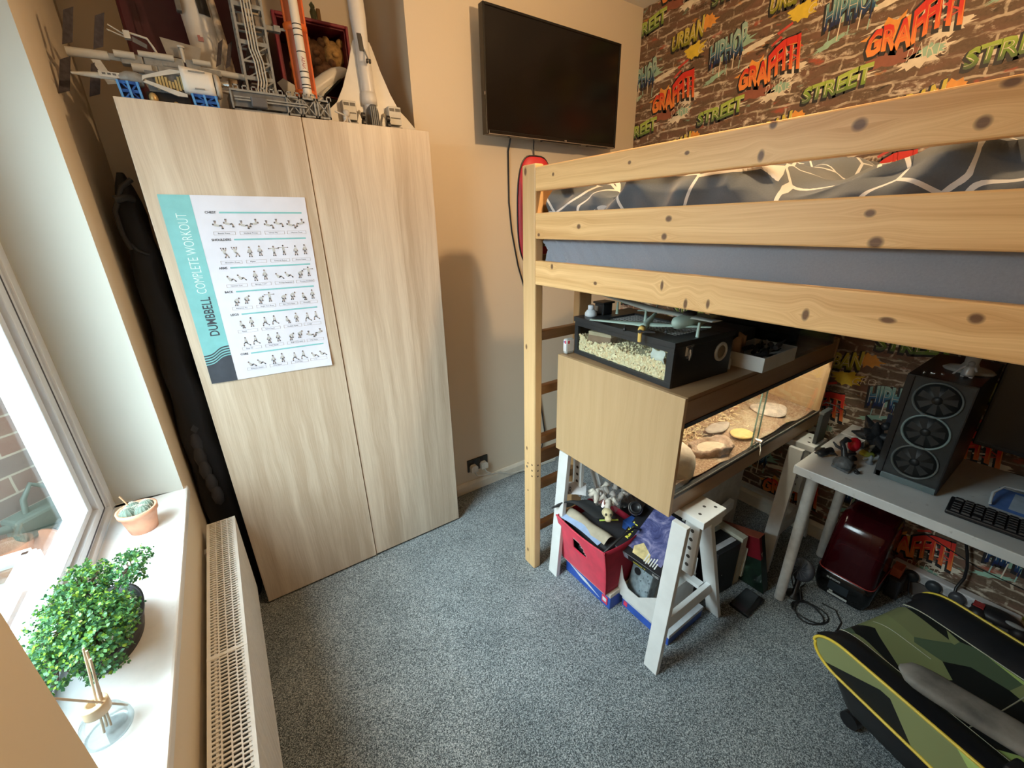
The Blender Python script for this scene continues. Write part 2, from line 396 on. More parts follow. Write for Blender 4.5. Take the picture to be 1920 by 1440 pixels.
for a, b in ((xa_, ya_), (xa_, yb_), (xb_, ya_), (xb_, yb_)): B(MB().box(a-.016, b-.016, -.3, a+.016, b+.016, zt_), 'leg', M_white, t)
B(MB().box(xa_+.015, ya_+.015, zt_-.01, xb_-.015, yb_-.015, zt_-.004), 'glass_top', glassy('table_glass', (.72, .80, .80), .06), t)

# ---------------------------------------------------------------- graffiti wallpaper
P_ = .53
def wallpaper():
    n = NT('graffiti_brick_wallpaper'); x = n.sep(n.obj()); u = n.m('MULTIPLY', x[1], -1.0); w = x[2]
    uv = n.comb(u, w, 0)
    d1 = n.noise(uv, 14, 3); d2 = n.noise(n.comb(n.m('ADD', u, 5), w, 0), 14, 3)
    q = n.comb(n.m('ADD', u, n.m('MULTIPLY', d1, .05)), n.m('ADD', w, n.m('MULTIPLY', d2, .034)), 0)
    b = n.N('TexBrick'); n.setin(b, 'Vector', q); b.inputs['Scale'].default_value = 1; b.inputs['Brick Width'].default_value = .1325; b.inputs['Row Height'].default_value = .0441
    b.inputs['Mortar Size'].default_value = .0055; b.inputs['Mortar Smooth'].default_value = .5
    n.setin(b, 'Color1', (.165, .095, .055)); n.setin(b, 'Color2', (.115, .075, .05)); n.setin(b, 'Mortar', (.50, .41, .31))
    # broken, smeared mortar
    st = n.noise(n.comb(n.m('MULTIPLY', u, 9), n.m('MULTIPLY', w, 26), 0), 1, 4, .6)
    mort = n.m('MULTIPLY', b.outputs['Fac'], n.m('MULTIPLY', n.m('SUBTRACT', st, .41, clamp=True), 6.0, clamp=True), clamp=True)
    g = n.noise(uv, 90, 4, .7); base = n.mix(g, (.075, .05, .035), (.22, .145, .095))
    hb = n.noise(n.comb(n.m('MULTIPLY', u, 7), n.m('MULTIPLY', w, 20), 3), 1, 2)
    base = n.mix(n.m('MULTIPLY', n.m('SUBTRACT', hb, .45, clamp=True), 2.5), base, (.24, .12, .085))
    col = n.mix(n.m('MULTIPLY', mort, 1.0), base, (.56, .47, .36))
    wet = n.noise(n.comb(n.m('MULTIPLY', u, 13), n.m('MULTIPLY', w, 22), 9), 1, 5, .7)
    col = n.mix(n.m('MULTIPLY', n.m('SUBTRACT', wet, .555, clamp=True), 9, clamp=True), col, (.70, .60, .48))
    for seed, c, th in ((21, (.42, .10, .06), .61), (33, (.60, .25, .06), .635), (47, (.20, .40, .32), .65), (58, (.02, .018, .015), .61)):
        k = n.noise(n.comb(n.m('ADD', n.m('MULTIPLY', u, 8), seed), n.m('MULTIPLY', w, 18), seed), 1, 4, .65)
        col = n.mix(n.m('MULTIPLY', n.m('SUBTRACT', k, th, clamp=True), 11, clamp=True), col, c)
    n.bsdf(col, .62, 0, g, .08, .001, .3); return n.mat
def grad(name, z0, h, stops):
    n = NT(name); z = n.sep(n.obj())[2]; nz = n.noise(n.obj(), 40, 3)
    t_ = n.m('FRACT', n.m('ADD', n.m('DIVIDE', n.m('SUBTRACT', z, z0), P_), 20.0)); t_ = n.m('DIVIDE', n.m('MULTIPLY', t_, P_), h)
    n.bsdf(n.ramp(n.m('ADD', t_, n.m('MULTIPLY', n.m('SUBTRACT', nz, .5), .3)), stops), .6, 0, spec=.3); return n.mat
GM = [wallpaper(),
      pm((.02, .018, .02), .6), pm((.78, .70, .56), .6),                                           # 1 black, 2 cream
      grad('spray_red', 2.25, .12, [(.15, (.90, .30, .07)), (.75, (.72, .045, .03))]),             # 3
      grad('spray_green', 2.13, .08, [(.1, (.10, .14, .08)), (.5, (.20, .34, .05)), (.9, (.42, .55, .10))]),   # 4
      grad('spray_teal', 2.39, .12, [(.2, (.02, .03, .10)), (.42, (.03, .10, .22)), (.7, (.16, .36, .37)), (.95, (.36, .55, .48))]),   # 5
      grad('spray_yellow', 2.53, .09, [(.1, (.20, .22, .03)), (.6, (.52, .45, .04)), (.95, (.66, .55, .10))]), # 6
      pm((.80, .34, .06), .6), pm((.62, .07, .05), .6), pm((.75, .55, .05), .6), pm((.32, .52, .40), .6), pm((.30, .10, .06), .6)]   # 7 orange 8 red 9 yellow 10 mint 11 dark red
gw = MB(); gw.box(XG, YF, 0, XG+.1, YB+.02, ZC)
def wp(y, z, off, ang=0.0, wav=0.0, grow=0.0, wid=.25):
    ca, sa_ = math.cos(ang), math.sin(ang)
    def fn(u, v):
        v2 = v*(1+grow*u/wid)+wav*math.sin(u*38)
        return (XG-off, y-(u*ca-v2*sa_), z+u*sa_+v2*ca)
    return fn
def splat(y, z, ry, rz, m, off, seed, spikes=11, ang=0.0):
    rr = random.Random(seed); pts = []; k = spikes*3
    for i in range(k):
        a = 2*PI*i/k; q = (1.0 if i % 3 else rr.uniform(1.05, 1.6))*rr.uniform(.72, 1.0)
        u, v = ry*q*math.cos(a), rz*q*math.sin(a)
        pts.append((XG-off, y-(u*math.cos(ang)-v*math.sin(ang)), z+u*math.sin(ang)+v*math.cos(ang)))
    gw.add([(XG-off, y, z)]+pts, [(0, i+1, (i+1) % k+1) for i in range(k)], m)
def stroke(pts, w, m, off):
    "flat brush stroke through (y, z) points"
    vs = []; k = len(pts)
    for i, (a, b) in enumerate(pts):
        p, q = pts[max(0, i-1)], pts[min(k-1, i+1)]; dx, dz = q[0]-p[0], q[1]-p[1]; l = math.hypot(dx, dz) or 1
        ww = w*(.55+.45*math.sin(PI*(i+.5)/k)); vs += [(XG-off, a-dz/l*ww, b+dx/l*ww), (XG-off, a+dz/l*ww, b-dx/l*ww)]
    gw.add(vs, [(2*i, 2*i+1, 2*i+3, 2*i+2) for i in range(k-1)], m)
def word(t_, y, z, h, wd, m, ang, sh, wav=.004, grow=.3, back=1, hi=2):
    text(gw, t_, wp(y+.008, z-.008, .0012, ang, wav, grow, wd), h*1.04, back, wd*1.03, offset=.095, shear=sh, res=2)
    text(gw, t_, wp(y, z, .0018, ang, wav, grow, wd), h, m, wd, offset=.055, shear=sh, res=2)
    if hi is not None: text(gw, t_, wp(y-.001, z+h*.10, .0023, ang, wav, grow, wd), h*.80, hi, wd*.985, offset=-.034, shear=sh, res=2)
for kz in range(-1, 5):
    dz = -kz*P_
    for ky in range(-3, 4):
        dy = ky*P_; Y = lambda q: q+dy
        if Y(.95) < -.75 or Y(.95) > 2.25: continue
        rr = random.Random(kz*31+ky)
        # URBAN
        z = 2.535+dz
        if z < 2.75:
            splat(Y(1.16), z-.03, .06, .035, 9, .0006, 5); splat(Y(1.10), z+.075, .05, .03, 7, .0005, 6)
            word('URBAN', Y(1.305), z, .065, .20, 6, .12, .25)
            text(gw, 'GRO', wp(Y(1.13), z-.055, .0011, .2, .003), .035, 2, .09, offset=-.02, shear=.3, res=2)
        # HIPHOP
        z = 2.40+dz
        if 0 < z+.05:
            splat(Y(.94), z+.05, .11, .035, 10, .0005, 8, ang=.25)
            word('HIPHOP', Y(1.055), z, .085, .20, 5, .17, .2, .006)
            for q in range(5):
                yy = Y(1.03-q*.035); gw.box(XG-.0022, yy-.002, z-.03-rr.uniform(0, .03), XG-.0002, yy+.002, z+.03, 2 if q % 2 else 5)
        # GRAFFITI
        z = 2.25+dz
        splat(Y(.80), z+.07, .085, .05, 7, .0005, 9, ang=.2); splat(Y(.77), z-.02, .10, .03, 11, .0004, 12); splat(Y(.62), z+.03, .06, .02, 2, .0004, 14, ang=.3)
        word('GRAFFITI', Y(.870), z-.004, .070, .285, 3, .20, .15, .012, .85, hi=7)
        stroke([(Y(.64), z+.15), (Y(.60), z+.12), (Y(.66), z+.11), (Y(.61), z+.08), (Y(.65), z+.06)], .006, 8, .0015)
        # STREET
        z = 2.135+dz
        splat(Y(.95), z+.05, .12, .02, 2, .0004, 15, ang=.1)
        word('STREET', Y(1.085), z, .055, .26, 4, .12, .1, .003, .25)
        # scribbles
        z = 2.19+dz
        splat(Y(1.21), z+.02, .07, .028, 2, .0004, 17, ang=.3); splat(Y(1.19), z+.035, .04, .02, 10, .0006, 18)
        text(gw, 'PARIS', wp(Y(1.26), z-.01, .0012, .25, .01, .4), .06, 2, .13, offset=-.025, shear=.4, res=2)
        z = 2.33+dz
        stroke([(Y(1.25), z), (Y(1.24), z+.05), (Y(1.22), z+.02), (Y(1.205), z+.06), (Y(1.19), z+.02), (Y(1.17), z+.05), (Y(1.165), z), (Y(1.21), z-.015)], .005, 2, .0014)
        stroke([(Y(1.275), z+.005), (Y(1.21), z+.015), (Y(1.14), z+.01)], .006, 1, .001)
        stroke([(Y(.74), z+.075), (Y(.70), z+.10), (Y(.72), z+.115), (Y(.66), z+.14)], .007, 8, .0012)
        splat(Y(.82), z+.10, .09, .014, 2, .0004, 20, ang=.2); splat(Y(1.33), z+.02, .08, .012, 2, .0004, 22, ang=.1)
        splat(Y(1.02), z+.015, .06, .012, 10, .0004, 24, ang=.4)
B(gw, 'wall_right', GM, kind='structure', fixn=False)

# pendant lamp that lights the room (above the frame)
t = T('pendant_lamp', 'bare bulb pendant lamp hanging from the ceiling', 'lamp', (1.14, .67, 2.33))
B(MB().tube([(1.14, .67, 2.40), (1.14, .67, ZC-.02)], .003, 8), 'cord', M_white, t)
B(MB().lathe([(.02, .06), (.02, .11), (.008, .12)], (1.14, .67, 2.31), 16), 'lamp_holder', M_white, t)
B(MB().lathe([(.045, 0), (.045, .015), (.01, .02)], (1.14, .67, ZC-.02), 20), 'ceiling_rose', M_white, t)
B(MB().lathe([(.001, -.04), (.026, -.034), (.038, -.01), (.038, .01), (.022, .04), (.015, .055)], (1.14, .67, 2.33), 20), 'bulb', glassy('bulb_glass', (1, 1, 1), .05), t)
# ================================================================ WARDROBE AND POSTER
M_ash = wood('pale_ash_veneer', (.65, .56, .45), (.46, .365, .27), 2, 0, strip=.083, fine=60, contrast=1.15, rough=.4)
M_ashe = pm((.60, .47, .34), .45, var=.05)
t = T('wardrobe', 'tall pale wood wardrobe with two plain doors', 'wardrobe', (.361, 2.15, 0))
x0, x1, yf, yb, H = -.1395, .8618, 1.843, 2.44, 2.01
mb = MB(); yi = yf+.024
mb.box(x0, yi, 0, x0+.018, yb, H); mb.box(x1-.018, yi, 0, x1, yb, H); mb.box(x0+.018, yi, H-.018, x1-.018, yb, H); mb.box(x0+.018, yb-.01, .06, x1-.018, yb, H-.018)
mb.box(x0+.018, yi, .05, x1-.018, yb-.01, .068)
B(mb, 'carcass', M_ashe, t, bevel=.001); B(MB().box(x0+.018, yi+.03, 0, x1-.018, yi+.046, .05), 'plinth', pm((.18, .13, .09), .6), t)
B(MB().box(x0, yf, .012, .3665, yf+.018, H), 'door', M_ash, t, bevel=.0012)
B(MB().box(.3695, yf+.005, .012, x1, yf+.023, H), 'door', M_ash, t, bevel=.0012)

def poster():
    yp = yf-.0022
    TL, TRc, BL, BR = (-.105, 1.748), (.330, 1.746), (-.109, 1.0985), (.318, 1.088)
    def P(u, v, o=0.0):
        a = (TL[0]+(TRc[0]-TL[0])*u, TL[1]+(TRc[1]-TL[1])*u); b = (BL[0]+(BR[0]-BL[0])*u, BL[1]+(BR[1]-BL[1])*u)
        curl = .006*max(0, u-.85)/.15*max(0, v-.8)/.2+.003*math.sin(u*9)*math.sin(v*7)*.4
        return (a[0]+(b[0]-a[0])*v, yp-o-curl-.0012, a[1]+(b[1]-a[1])*v)
    mb = MB(); UW = .43; VH = .65
    mb.grid(lambda u, v: P(u, v), 24, 36, 0)
    US = .193
    mb.grid(lambda u, v: P(u*US, v, .0004), 5, 36, 1)
    # dark foot of the strip with its wavy edge and stripes
    def wave(u): return .80+.045*(1-1/(1+math.exp(-(u/US-.5)*9)))+.0
    mb.grid(lambda u, v: P(u*US, (wave(u*US)+.045)+(1-wave(u*US)-.045)*v, .0008), 12, 8, 2)
    for k in range(4):
        mb.grid(lambda u, v, k=k: P(u*US, wave(u*US)-.012+k*.0145+v*.007, .0009), 16, 1, 2)
    def tx(s, u, v, h, m, w=None, vert=False, **kw):
        if vert: fn = lambda a, b: P(u-(b/UW), v-a/VH, .0009)
        else: fn = lambda a, b: P(u+a/UW, v-b/VH, .0009)
        text(mb, s, fn, h, m, w, **kw)
    tx('DUMBBELL', .150, .725, .030, 2, .140, True, offset=.012); tx('COMPLETE WORKOUT', .142, .490, .030, 3, .262, True, offset=-.012)
    def seg(p, q, w, m):
        dx, dy = (q[0]-p[0]), (q[1]-p[1]); l = math.hypot(dx, dy) or 1e-6; nx, ny = -dy/l*w/2, dx/l*w/2
        pts = [(p[0]+nx, p[1]+ny), (q[0]+nx, q[1]+ny), (q[0]-nx, q[1]-ny), (p[0]-nx, p[1]-ny)]
        mb.face([P(a/UW, b/VH, .001) for a, b in pts], m)
    def dot(c, r, m): mb.face([P((c[0]+r*math.cos(2*PI*k/8))/UW, (c[1]+r*math.sin(2*PI*k/8))/VH, .0012) for k in range(8)], m)
    poses = {
        'stand': dict(hd=(0, -.86), n=(0, -.72), h=(0, -.38), kn=((-.06, -.2), (.08, -.2)), ft=((-.08, 0), (.12, 0)), el=((-.14, -.55), (.14, -.55)), ha=((-.16, -.38), (.17, -.38))),
        'press': dict(hd=(0, -.80), n=(0, -.68), h=(0, -.36), kn=((.18, -.30), (.2, -.26)), ft=((.02, 0), (.30, 0)), el=((-.16, -.62), (.16, -.62)), ha=((-.2, -.86), (.2, -.86))),
        'tee': dict(hd=(0, -.86), n=(0, -.72), h=(0, -.38), kn=((-.06, -.2), (.06, -.2)), ft=((-.08, 0), (.1, 0)), el=((-.24, -.70), (.24, -.70)), ha=((-.44, -.70), (.44, -.70))),
        'squat': dict(hd=(-.05, -.66), n=(-.05, -.54), h=(-.1, -.22), kn=((.18, -.28), (.14, -.2)), ft=((.06, 0), (.22, 0)), el=((.05, -.36), (.1, -.36)), ha=((.12, -.2), (.2, -.2))),
        'bent': dict(hd=(.30, -.68), n=(.20, -.62), h=(-.12, -.46), kn=((-.04, -.24), (.06, -.24)), ft=((-.12, 0), (.06, 0)), el=((.16, -.44), (.2, -.44)), ha=((.16, -.26), (.24, -.26))),
        'bench': dict(hd=(-.34, -.40), n=(-.24, -.36), h=(.10, -.28), kn=((.32, -.34), (.34, -.30)), ft=((.32, -.04), (.40, -.04)), el=((-.2, -.52), (-.14, -.52)), ha=((-.22, -.72), (-.12, -.72))),
        'lunge': dict(hd=(0, -.82), n=(0, -.70), h=(0, -.38), kn=((-.2, -.24), (.16, -.16)), ft=((-.22, 0), (.34, -.03)), el=((-.08, -.54), (.08, -.54)), ha=((-.08, -.36), (.08, -.36))),
        'sit': dict(hd=(-.22, -.52), n=(-.16, -.42), h=(-.02, -.12), kn=((.22, -.30), (.24, -.26)), ft=((.38, -.08), (.42, -.04)), el=((.0, -.30), (.06, -.30)), ha=((.12, -.24), (.16, -.24)))}
    def fig(u, v, s, pose, flip=1):
        d = poses[pose]; o = (u*UW, v*VH+.016)
        q = lambda p: (o[0]+p[0]*s*flip, o[1]+p[1]*s)
        for i in (0, 1):
            seg(q(d['h']), q(d['kn'][i]), .095*s, 5); seg(q(d['kn'][i]), q(d['ft'][i]), .075*s, 6); dot(q(d['ft'][i]), .06*s, 2)
        seg(q(d['n']), q(d['h']), .20*s, 4)
        for i in (0, 1):
            seg(q(d['n']), q(d['el'][i]), .07*s, 4); seg(q(d['el'][i]), q(d['ha'][i]), .06*s, 6); dot(q(d['ha'][i]), .05*s, 2)
        dot(q(d['hd']), .085*s, 6); dot((q(d['hd'])[0], q(d['hd'])[1]-.03*s), .07*s, 2)
    cols = (.36, .54, .72, .89)
    rows = [('CHEST', .082, .135, .185, ['bench', 'bench', 'bench', 'bench']), ('SHOULDERS', .218, .28, .335, ['press', 'stand', 'tee', 'stand']),
            ('ARMS', .364, .41, .46, ['sit', 'stand', 'sit', 'bent']), ('BACK', .493, .54, .585, ['bent', 'bent', 'bent', 'squat']),
            ('LEGS', .62, .67, .718, ['squat', 'lunge', 'squat', 'lunge']), (None, 0, .775, .82, ['lunge', 'stand', 'bent', 'bench']), ('CORE', .852, .905, .945, ['sit', 'stand', 'lunge', 'sit'])]
    capr = (('Bench Press', 'Incline Press', 'Chest Fly', 'Hammer Press'), ('Shoulder Press', 'Flyes', 'Lateral Raise', 'Front Raise'), ('Hammer Curl', 'Biceps Curl', 'Triceps Extension', 'Triceps Kickback'),
            ('Reverse Fly', 'Single Arm Row', 'Bent Over Row', 'Deadlift'), ('Squat', 'Sumo Squat', 'Goblet Squat', 'Lunge'), ('Step Up', 'Calf Raise', 'Stiff Deadlift', 'Hip Raise'), ('Russian Twist', 'Side Bend', 'Wood Chop', 'V Up'))
    for (hd, hv, fv, bv, ps), caps in zip(rows, capr):
        if hd:
            tx(hd, .262, hv+.005, .0075, 2, .0042*len(hd)*1.5, offset=.02)
            ul = .275+.0042*len(hd)*1.5/UW+.008; mb.grid(lambda u, v: P(ul+(.955-ul)*u, hv-.004+v*.008, .0007), 8, 1, 1)
        for k, (c, p) in enumerate(zip(cols, ps)):
            fig(c-.035, fv+.004, .036, p); fig(c+.040, fv-.004 if p in ('bench', 'bent') else fv, .036, 'tee' if p == 'bent' and k % 2 else ('stand' if p == 'squat' else p), -1 if p in ('bench',) and k % 2 else 1)
            a0, a1 = c-.075, c+.075
            for (ua, va, ub, vb) in ((a0, bv-.008, a1, bv-.0072), (a0, bv+.0082, a1, bv+.009), (a0, bv-.008, a0+.002, bv+.009), (a1-.002, bv-.008, a1, bv+.009)): mb.face([P(ua, va, .0008), P(ub, va, .0008), P(ub, vb, .0008), P(ua, vb, .0008)], 6)
            tx(caps[k], c-.045, bv+.0035, .0042, 2, min(.048, .0032*len(caps[k])))
    B(mb, 'workout_poster', [pm((.67, .69, .80), .38, var=.04, scale=12), pm((.21, .51, .54), .4, var=.05), pm((.055, .065, .085), .4), pm((.72, .84, .84), .4, var=.02), pm((.50, .50, .50), .5), pm((.12, .12, .13), .5), pm((.34, .27, .24), .5)],
      label='dumbbell workout poster with turquoise edge strip taped on the wardrobe door', cat='poster', fixn=False)
poster()

# black guitar bag in the gap
t = T('guitar_bag', 'black padded guitar bag standing between wardrobe and window wall', 'bag', (-.2, 2.1, 0))
def gb(u, v):
    z = 1.83*v; w = .046 if v > .93 else .058+(.03 if v < .45 else .03*max(0, (.6-v)/.15)) ; w = .030+.036*min(1, (1-v)*1.6)
    a = 2*PI*u; cx = -.205-.008*(1-v)
    k = (abs(math.cos(a))**.5)*math.copysign(1, math.cos(a)); s_ = (abs(math.sin(a))**.5)*math.copysign(1, math.sin(a))
    wr = .006*math.sin(v*40+a*2)*(1 if v < .95 else 0)
    e = 1-max(0, (v-.93)/.07)**2*.7
    dep = .10+.10*min(1, (1-v)*2.2)
    return (max(-.268, min(-.147, cx+(w+wr)*k*e)), 2.12+dep*s_*e, z)
mb = MB(); mb.grid(gb, 32, 40, 0); mb.add([gb(i/32, 1) for i in range(32)], [tuple(range(32))], 0)
B(mb, 'body', pm((.006, .006, .009), .75, var=.3, scale=14, bump=.2), t)
B(MB().tube([(-.17, 1.99, 1.80), (-.20, 1.975, 1.775), (-.235, 1.97, 1.70), (-.235, 1.972, 1.63), (-.225, 1.975, 1.58)], .008, 8).tube([(-.185, 2.0, 1.74), (-.20, 1.975, 1.745), (-.225, 1.972, 1.735)], .014, 8).tube([(-.225, 1.975, 1.60), (-.21, 1.98, 1.575), (-.185, 1.99, 1.56)], .006, 8), 'shoulder_strap', M_black, t)
mb = MB()
for k in range(10):
    a = k/9; mb.ball((-.21+.01*math.sin(a*7), 2.0-.075*a**.5-.02, 1.15-a*.55), (.022, .012, .05), 8)
B(mb, 'fabric_folds', pm((.035, .036, .045), .7, bump=.3), t)  # lumps in a lighter grey than the bag, for its fabric folds

# ================================================================ TELEVISION, SOCKET, CABLES
t = T('television', 'black flat screen television mounted high on the orange wall', 'television', (1.65, 2.0, 2.046))
a0, a1, z0, z1, y = 1.207, 2.097, 2.046, 2.552, 1.94
mb = MB(); bz = .012
mb.box(a0, y, z0, a0+bz, y+.04, z1); mb.box(a1-bz, y, z0, a1, y+.04, z1); mb.box(a0+bz, y, z1-bz, a1-bz, y+.04, z1); mb.box(a0+bz, y, z0, a1-bz, y+.04, z0+.02)
mb.box(a0+.004, y+.012, z0+.004, a1-.004, y+.04, z1-.004)
B(mb, 'casing', pm((.008, .007, .007), .25), t, bevel=.003)
B(MB().box(a0+bz, y+.004, z0+.02, a1-bz, y+.012, z1-bz), 'screen', pm((.008, .006, .0055), .18, var=.3, scale=5, spec=.35), t)
mb = MB(); mb.box(a0+.01, y-.001, z0+.001, a1-.01, y+.001, z0+.004); mb.box(1.70, y-.001, z0+.006, 1.715, y+.001, z0+.012); mb.box(a0-.001, y+.002, z0+.16, a0+.001, y+.01, z0+.172); mb.box(a1-.001, y+.002, z0+.16, a1+.001, y+.01, z0+.18)
B(mb, 'trim_strip', pm((.30, .24, .20), .3), t)
B(MB().box(a0+.12, y+.04, z0+.05, a1-.12, y+.062, z1-.12), 'back_housing', M_black, t, bevel=.01)
B(MB().box(1.50, y+.062, 2.18, 1.80, YB, 2.42), 'wall_bracket', M_black, t)
mb = MB(); mb.box(a0+.35, y+.005, z0-.004, a0+.62, y+.03, z0+.001); mb.box(a0+.68, y+.005, z0-.003, a1-.06, y+.03, z0+.001); B(mb, 'speaker_slots', M_black, t)
B(MB().tube([(1.407, 2.03, 2.06), (1.407, 2.055, 2.0), (1.409, 2.059, 1.75), (1.425, 2.059, 1.60), (1.466, 2.059, 1.41), (1.535, 2.059, 1.21), (1.60, 2.059, .80), (1.64, 2.059, .5), (1.68, 2.056, .25), (1.672, 2.05, .225), (1.640, 2.055, .06)], .0045, 8), 'power_cable', M_black,
  label='black cable hanging down the wall from the left of the television', cat='cable')
B(MB().tube([(1.56, 2.03, 2.06), (1.565, 2.04, 2.03), (1.583, 2.058, 1.985), (1.60, 2.059, 1.85), (1.60, 2.059, 1.5), (1.62, 2.059, .9), (1.63, 2.059, .62)], .003, 8), 'aerial_cable', M_black,
  label='thin black cable dropping behind the red bag from the television centre', cat='cable')
t = T('wall_socket', 'dark double wall socket low on the wall beside wardrobe', 'socket', (1.123, YB, .185))
B(MB().box(1.048, YB-.009, .143, 1.198, YB, .229), 'faceplate', pm((.055, .052, .045), .3, .5), t, bevel=.002)
mb = MB(); mb.box(1.085, YB-.013, .205, 1.105, YB-.009, .222); mb.box(1.140, YB-.013, .205, 1.160, YB-.009, .222); B(mb, 'switch', M_black, t, bevel=.001)
for i, px in enumerate((1.085, 1.160)):
    lab = ('white plug in the left half of the wall socket', 'white plug in the right half of the wall socket')[i]
    tt = T('power_plug', lab, 'plug', (px, YB-.009, .165), 'white plugs in the wall socket')
    mb = MB(); mb.ext([(px-.024, YB-.0095, .148), (px-.024, YB-.0095, .182), (px-.014, YB-.0095, .194), (px+.014, YB-.0095, .194), (px+.024, YB-.0095, .182), (px+.024, YB-.0095, .148)], (0, -.028, 0))
    B(mb, 'body', pm((.70, .68, .62), .4), tt, bevel=.005)
    x9 = px; B(MB().tube([(x9, YB-.024, .148), (x9+.012, YB-.04, .12), (x9+.06, YB-.03, .10-.02*i), (1.26+.02*i, YB-.03, .075), (1.36, YB-.035, .03), (1.50, YB-.04, .012+.008*i), (1.75, YB-.05, .006+.012*i)], .0042, 8), 'lead', pm((.62, .60, .55), .5), tt)

# ================================================================ LOFT BED
kt = [(.496, 1.819, .008, .009), (.346, 1.793, .012, .011), (.188, 1.769, .010, .010), (.172, 1.816, .012, .007), (.51, 1.764, .007, .012), (.688, 1.792, .007, .005), (.864, 1.791, .006, .005), (1.188, 1.792, .006, .006)]
km_ = [(.719, 1.645, .010, .008), (.727, 1.601, .009, .009), (1.055, 1.628, .009, .008), (.296, 1.646, .009, .007), (.276, 1.596, .012, .011), (1.264, 1.601, .008, .006)]
kl = [(1.186, 1.494, .007, .010), (.968, 1.456, .008, .006), (.717, 1.475, .005, .014), (.639, 1.435, .006, .014), (.577, 1.443, .005, .012), (.359, 1.451, .007, .013), (.226, 1.462, .013, .006), (.118, 1.483, .010, .009)]
pb, pd = (.91, .61, .285), (.67, .375, .145)
MP = [wood('pine_board_'+n_, pb, pd, 1, 2, knots=k, fine=70, contrast=1.35, along_scale=.9) for n_, k in (('top', kt), ('middle', km_), ('bottom', kl))]
M_post = wood('pine_post', (.80, .55, .285), (.58, .36, .16), 2, 1, knots=[(1.815, 1.344, .014, .008), (1.16, 1.343, .012, .007), (.088, 1.338, .012, .007), (.676, 1.343, .01, .006)], fine=60, contrast=.8, along_scale=1.0)
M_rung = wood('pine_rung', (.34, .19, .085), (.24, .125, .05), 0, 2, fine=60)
BX, BY = .994, 1.2856
bed = T('loft_bed', 'pine loft bed with slatted guard rails and end ladder', 'bed', (0, 0, 0))
for nm, za, zb, mt in (('guard_rail', 1.746, 1.825, MP[0]), ('guard_rail', 1.586, 1.675, MP[1]), ('side_rail', 1.420, 1.509, MP[2])):
    B(MB().box(BX, -.95, za, BX+.026, BY, zb), nm, mt, bed, bevel=.004)
B(MB().box(BX, BY, 0, BX+.040, BY+.080, 1.837), 'post', M_post, bed, bevel=.006)
B(MB().box(1.270, BY+.040, 0, 1.345, BY+.078, 1.52), 'post', M_post, bed, bevel=.005)
B(MB().box(2.335, BY, 0, 2.375, BY+.080, 1.76), 'post', M_post, bed, bevel=.006)
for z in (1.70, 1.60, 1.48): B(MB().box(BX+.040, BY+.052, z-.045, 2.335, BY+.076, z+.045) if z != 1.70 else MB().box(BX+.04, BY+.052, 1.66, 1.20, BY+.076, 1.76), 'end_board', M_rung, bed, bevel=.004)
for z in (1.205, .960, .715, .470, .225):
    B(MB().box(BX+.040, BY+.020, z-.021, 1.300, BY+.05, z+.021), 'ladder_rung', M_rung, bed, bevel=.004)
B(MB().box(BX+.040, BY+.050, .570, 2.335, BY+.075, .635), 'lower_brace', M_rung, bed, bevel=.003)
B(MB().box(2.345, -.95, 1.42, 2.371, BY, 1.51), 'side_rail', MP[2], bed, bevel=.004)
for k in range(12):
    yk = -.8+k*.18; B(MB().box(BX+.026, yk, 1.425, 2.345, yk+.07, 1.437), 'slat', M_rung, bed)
mb = MB()
for dz in (.545, .575, .605): mb.cyl((BX-.0005, BY+.018, dz), (BX+.002, BY+.018, dz), .0045, n=10)
for z in (1.24, 1.09): mb.cyl((BX-.0005, BY+.05, z-.66+.02), (BX+.001, BY+.05, z-.66+.02), .004, n=10)
for dz in (.545, .575, .605): mb.cyl((BX+.020, BY-.0005, dz), (BX+.020, BY+.002, dz), .004, n=10)
B(mb, 'bolt_hole', pm((.05, .03, .02), .7), bed)
B(MB().cyl((BX+.065, BY+.047, .605), (BX+.065, BY+.051, .605), .007, n=12).cyl((BX-.002, BY+.055, .58), (BX+.002, BY+.055, .58), .006, n=12), 'bolt', M_chrome, bed)
# mattress with its fitted sheet
def cloth(name, c, lines=None):
    n = NT(name); v = n.obj(); f = n.noise(v, 260, 3, .7); g = n.noise(v, 6, 3); col = n.mix(f, tuple(q*.82 for q in c), tuple(min(1, q*1.12) for q in c))
    if lines:
        vo = n.N('TexVoronoi', feature='DISTANCE_TO_EDGE'); vo.inputs['Scale'].default_value = 5.5; vo.inputs['Randomness'].default_value = 1.0; n.setin(vo, 'Vector', v)
        col = n.mix(n.m('LESS_THAN', vo.outputs[0], .020), col, lines)
    n.bsdf(col, .9, 0, f, .25, .0015, .15, sheen=.25); return n.mat
M_sheet = cloth('grey_sheet', (.27, .29, .345))
rnd = random.Random(3)
def mat_side(u, v):
    y = -.95+u*2.225; zz = 1.437+v*.165
    fold = 0
    for k in range(9):
        yc = 1.22-k*.075; s_ = (y-yc)+(zz-1.43)*(-.9)
        fold += .018*math.exp(-(s_/.010)**2)*max(0, 1-k/11)-.011*math.exp(-((s_-.018)/.012)**2)*max(0, 1-k/11)
    fold += .006*math.sin(zz*60+y*5)*.35+.004*math.sin(y*4)
    r_ = max(0, abs(v-.5)-.4)/.1
    return (1.035-fold+.03*r_*r_, y, zz)
mb = MB(); mb.grid(mat_side, 220, 26); mb.box(1.07, -.94, 1.438, 2.33, 1.27, 1.60)
B(mb, 'mattress', M_sheet, label='grey sheeted mattress lying on the loft bed slats', cat='mattress')
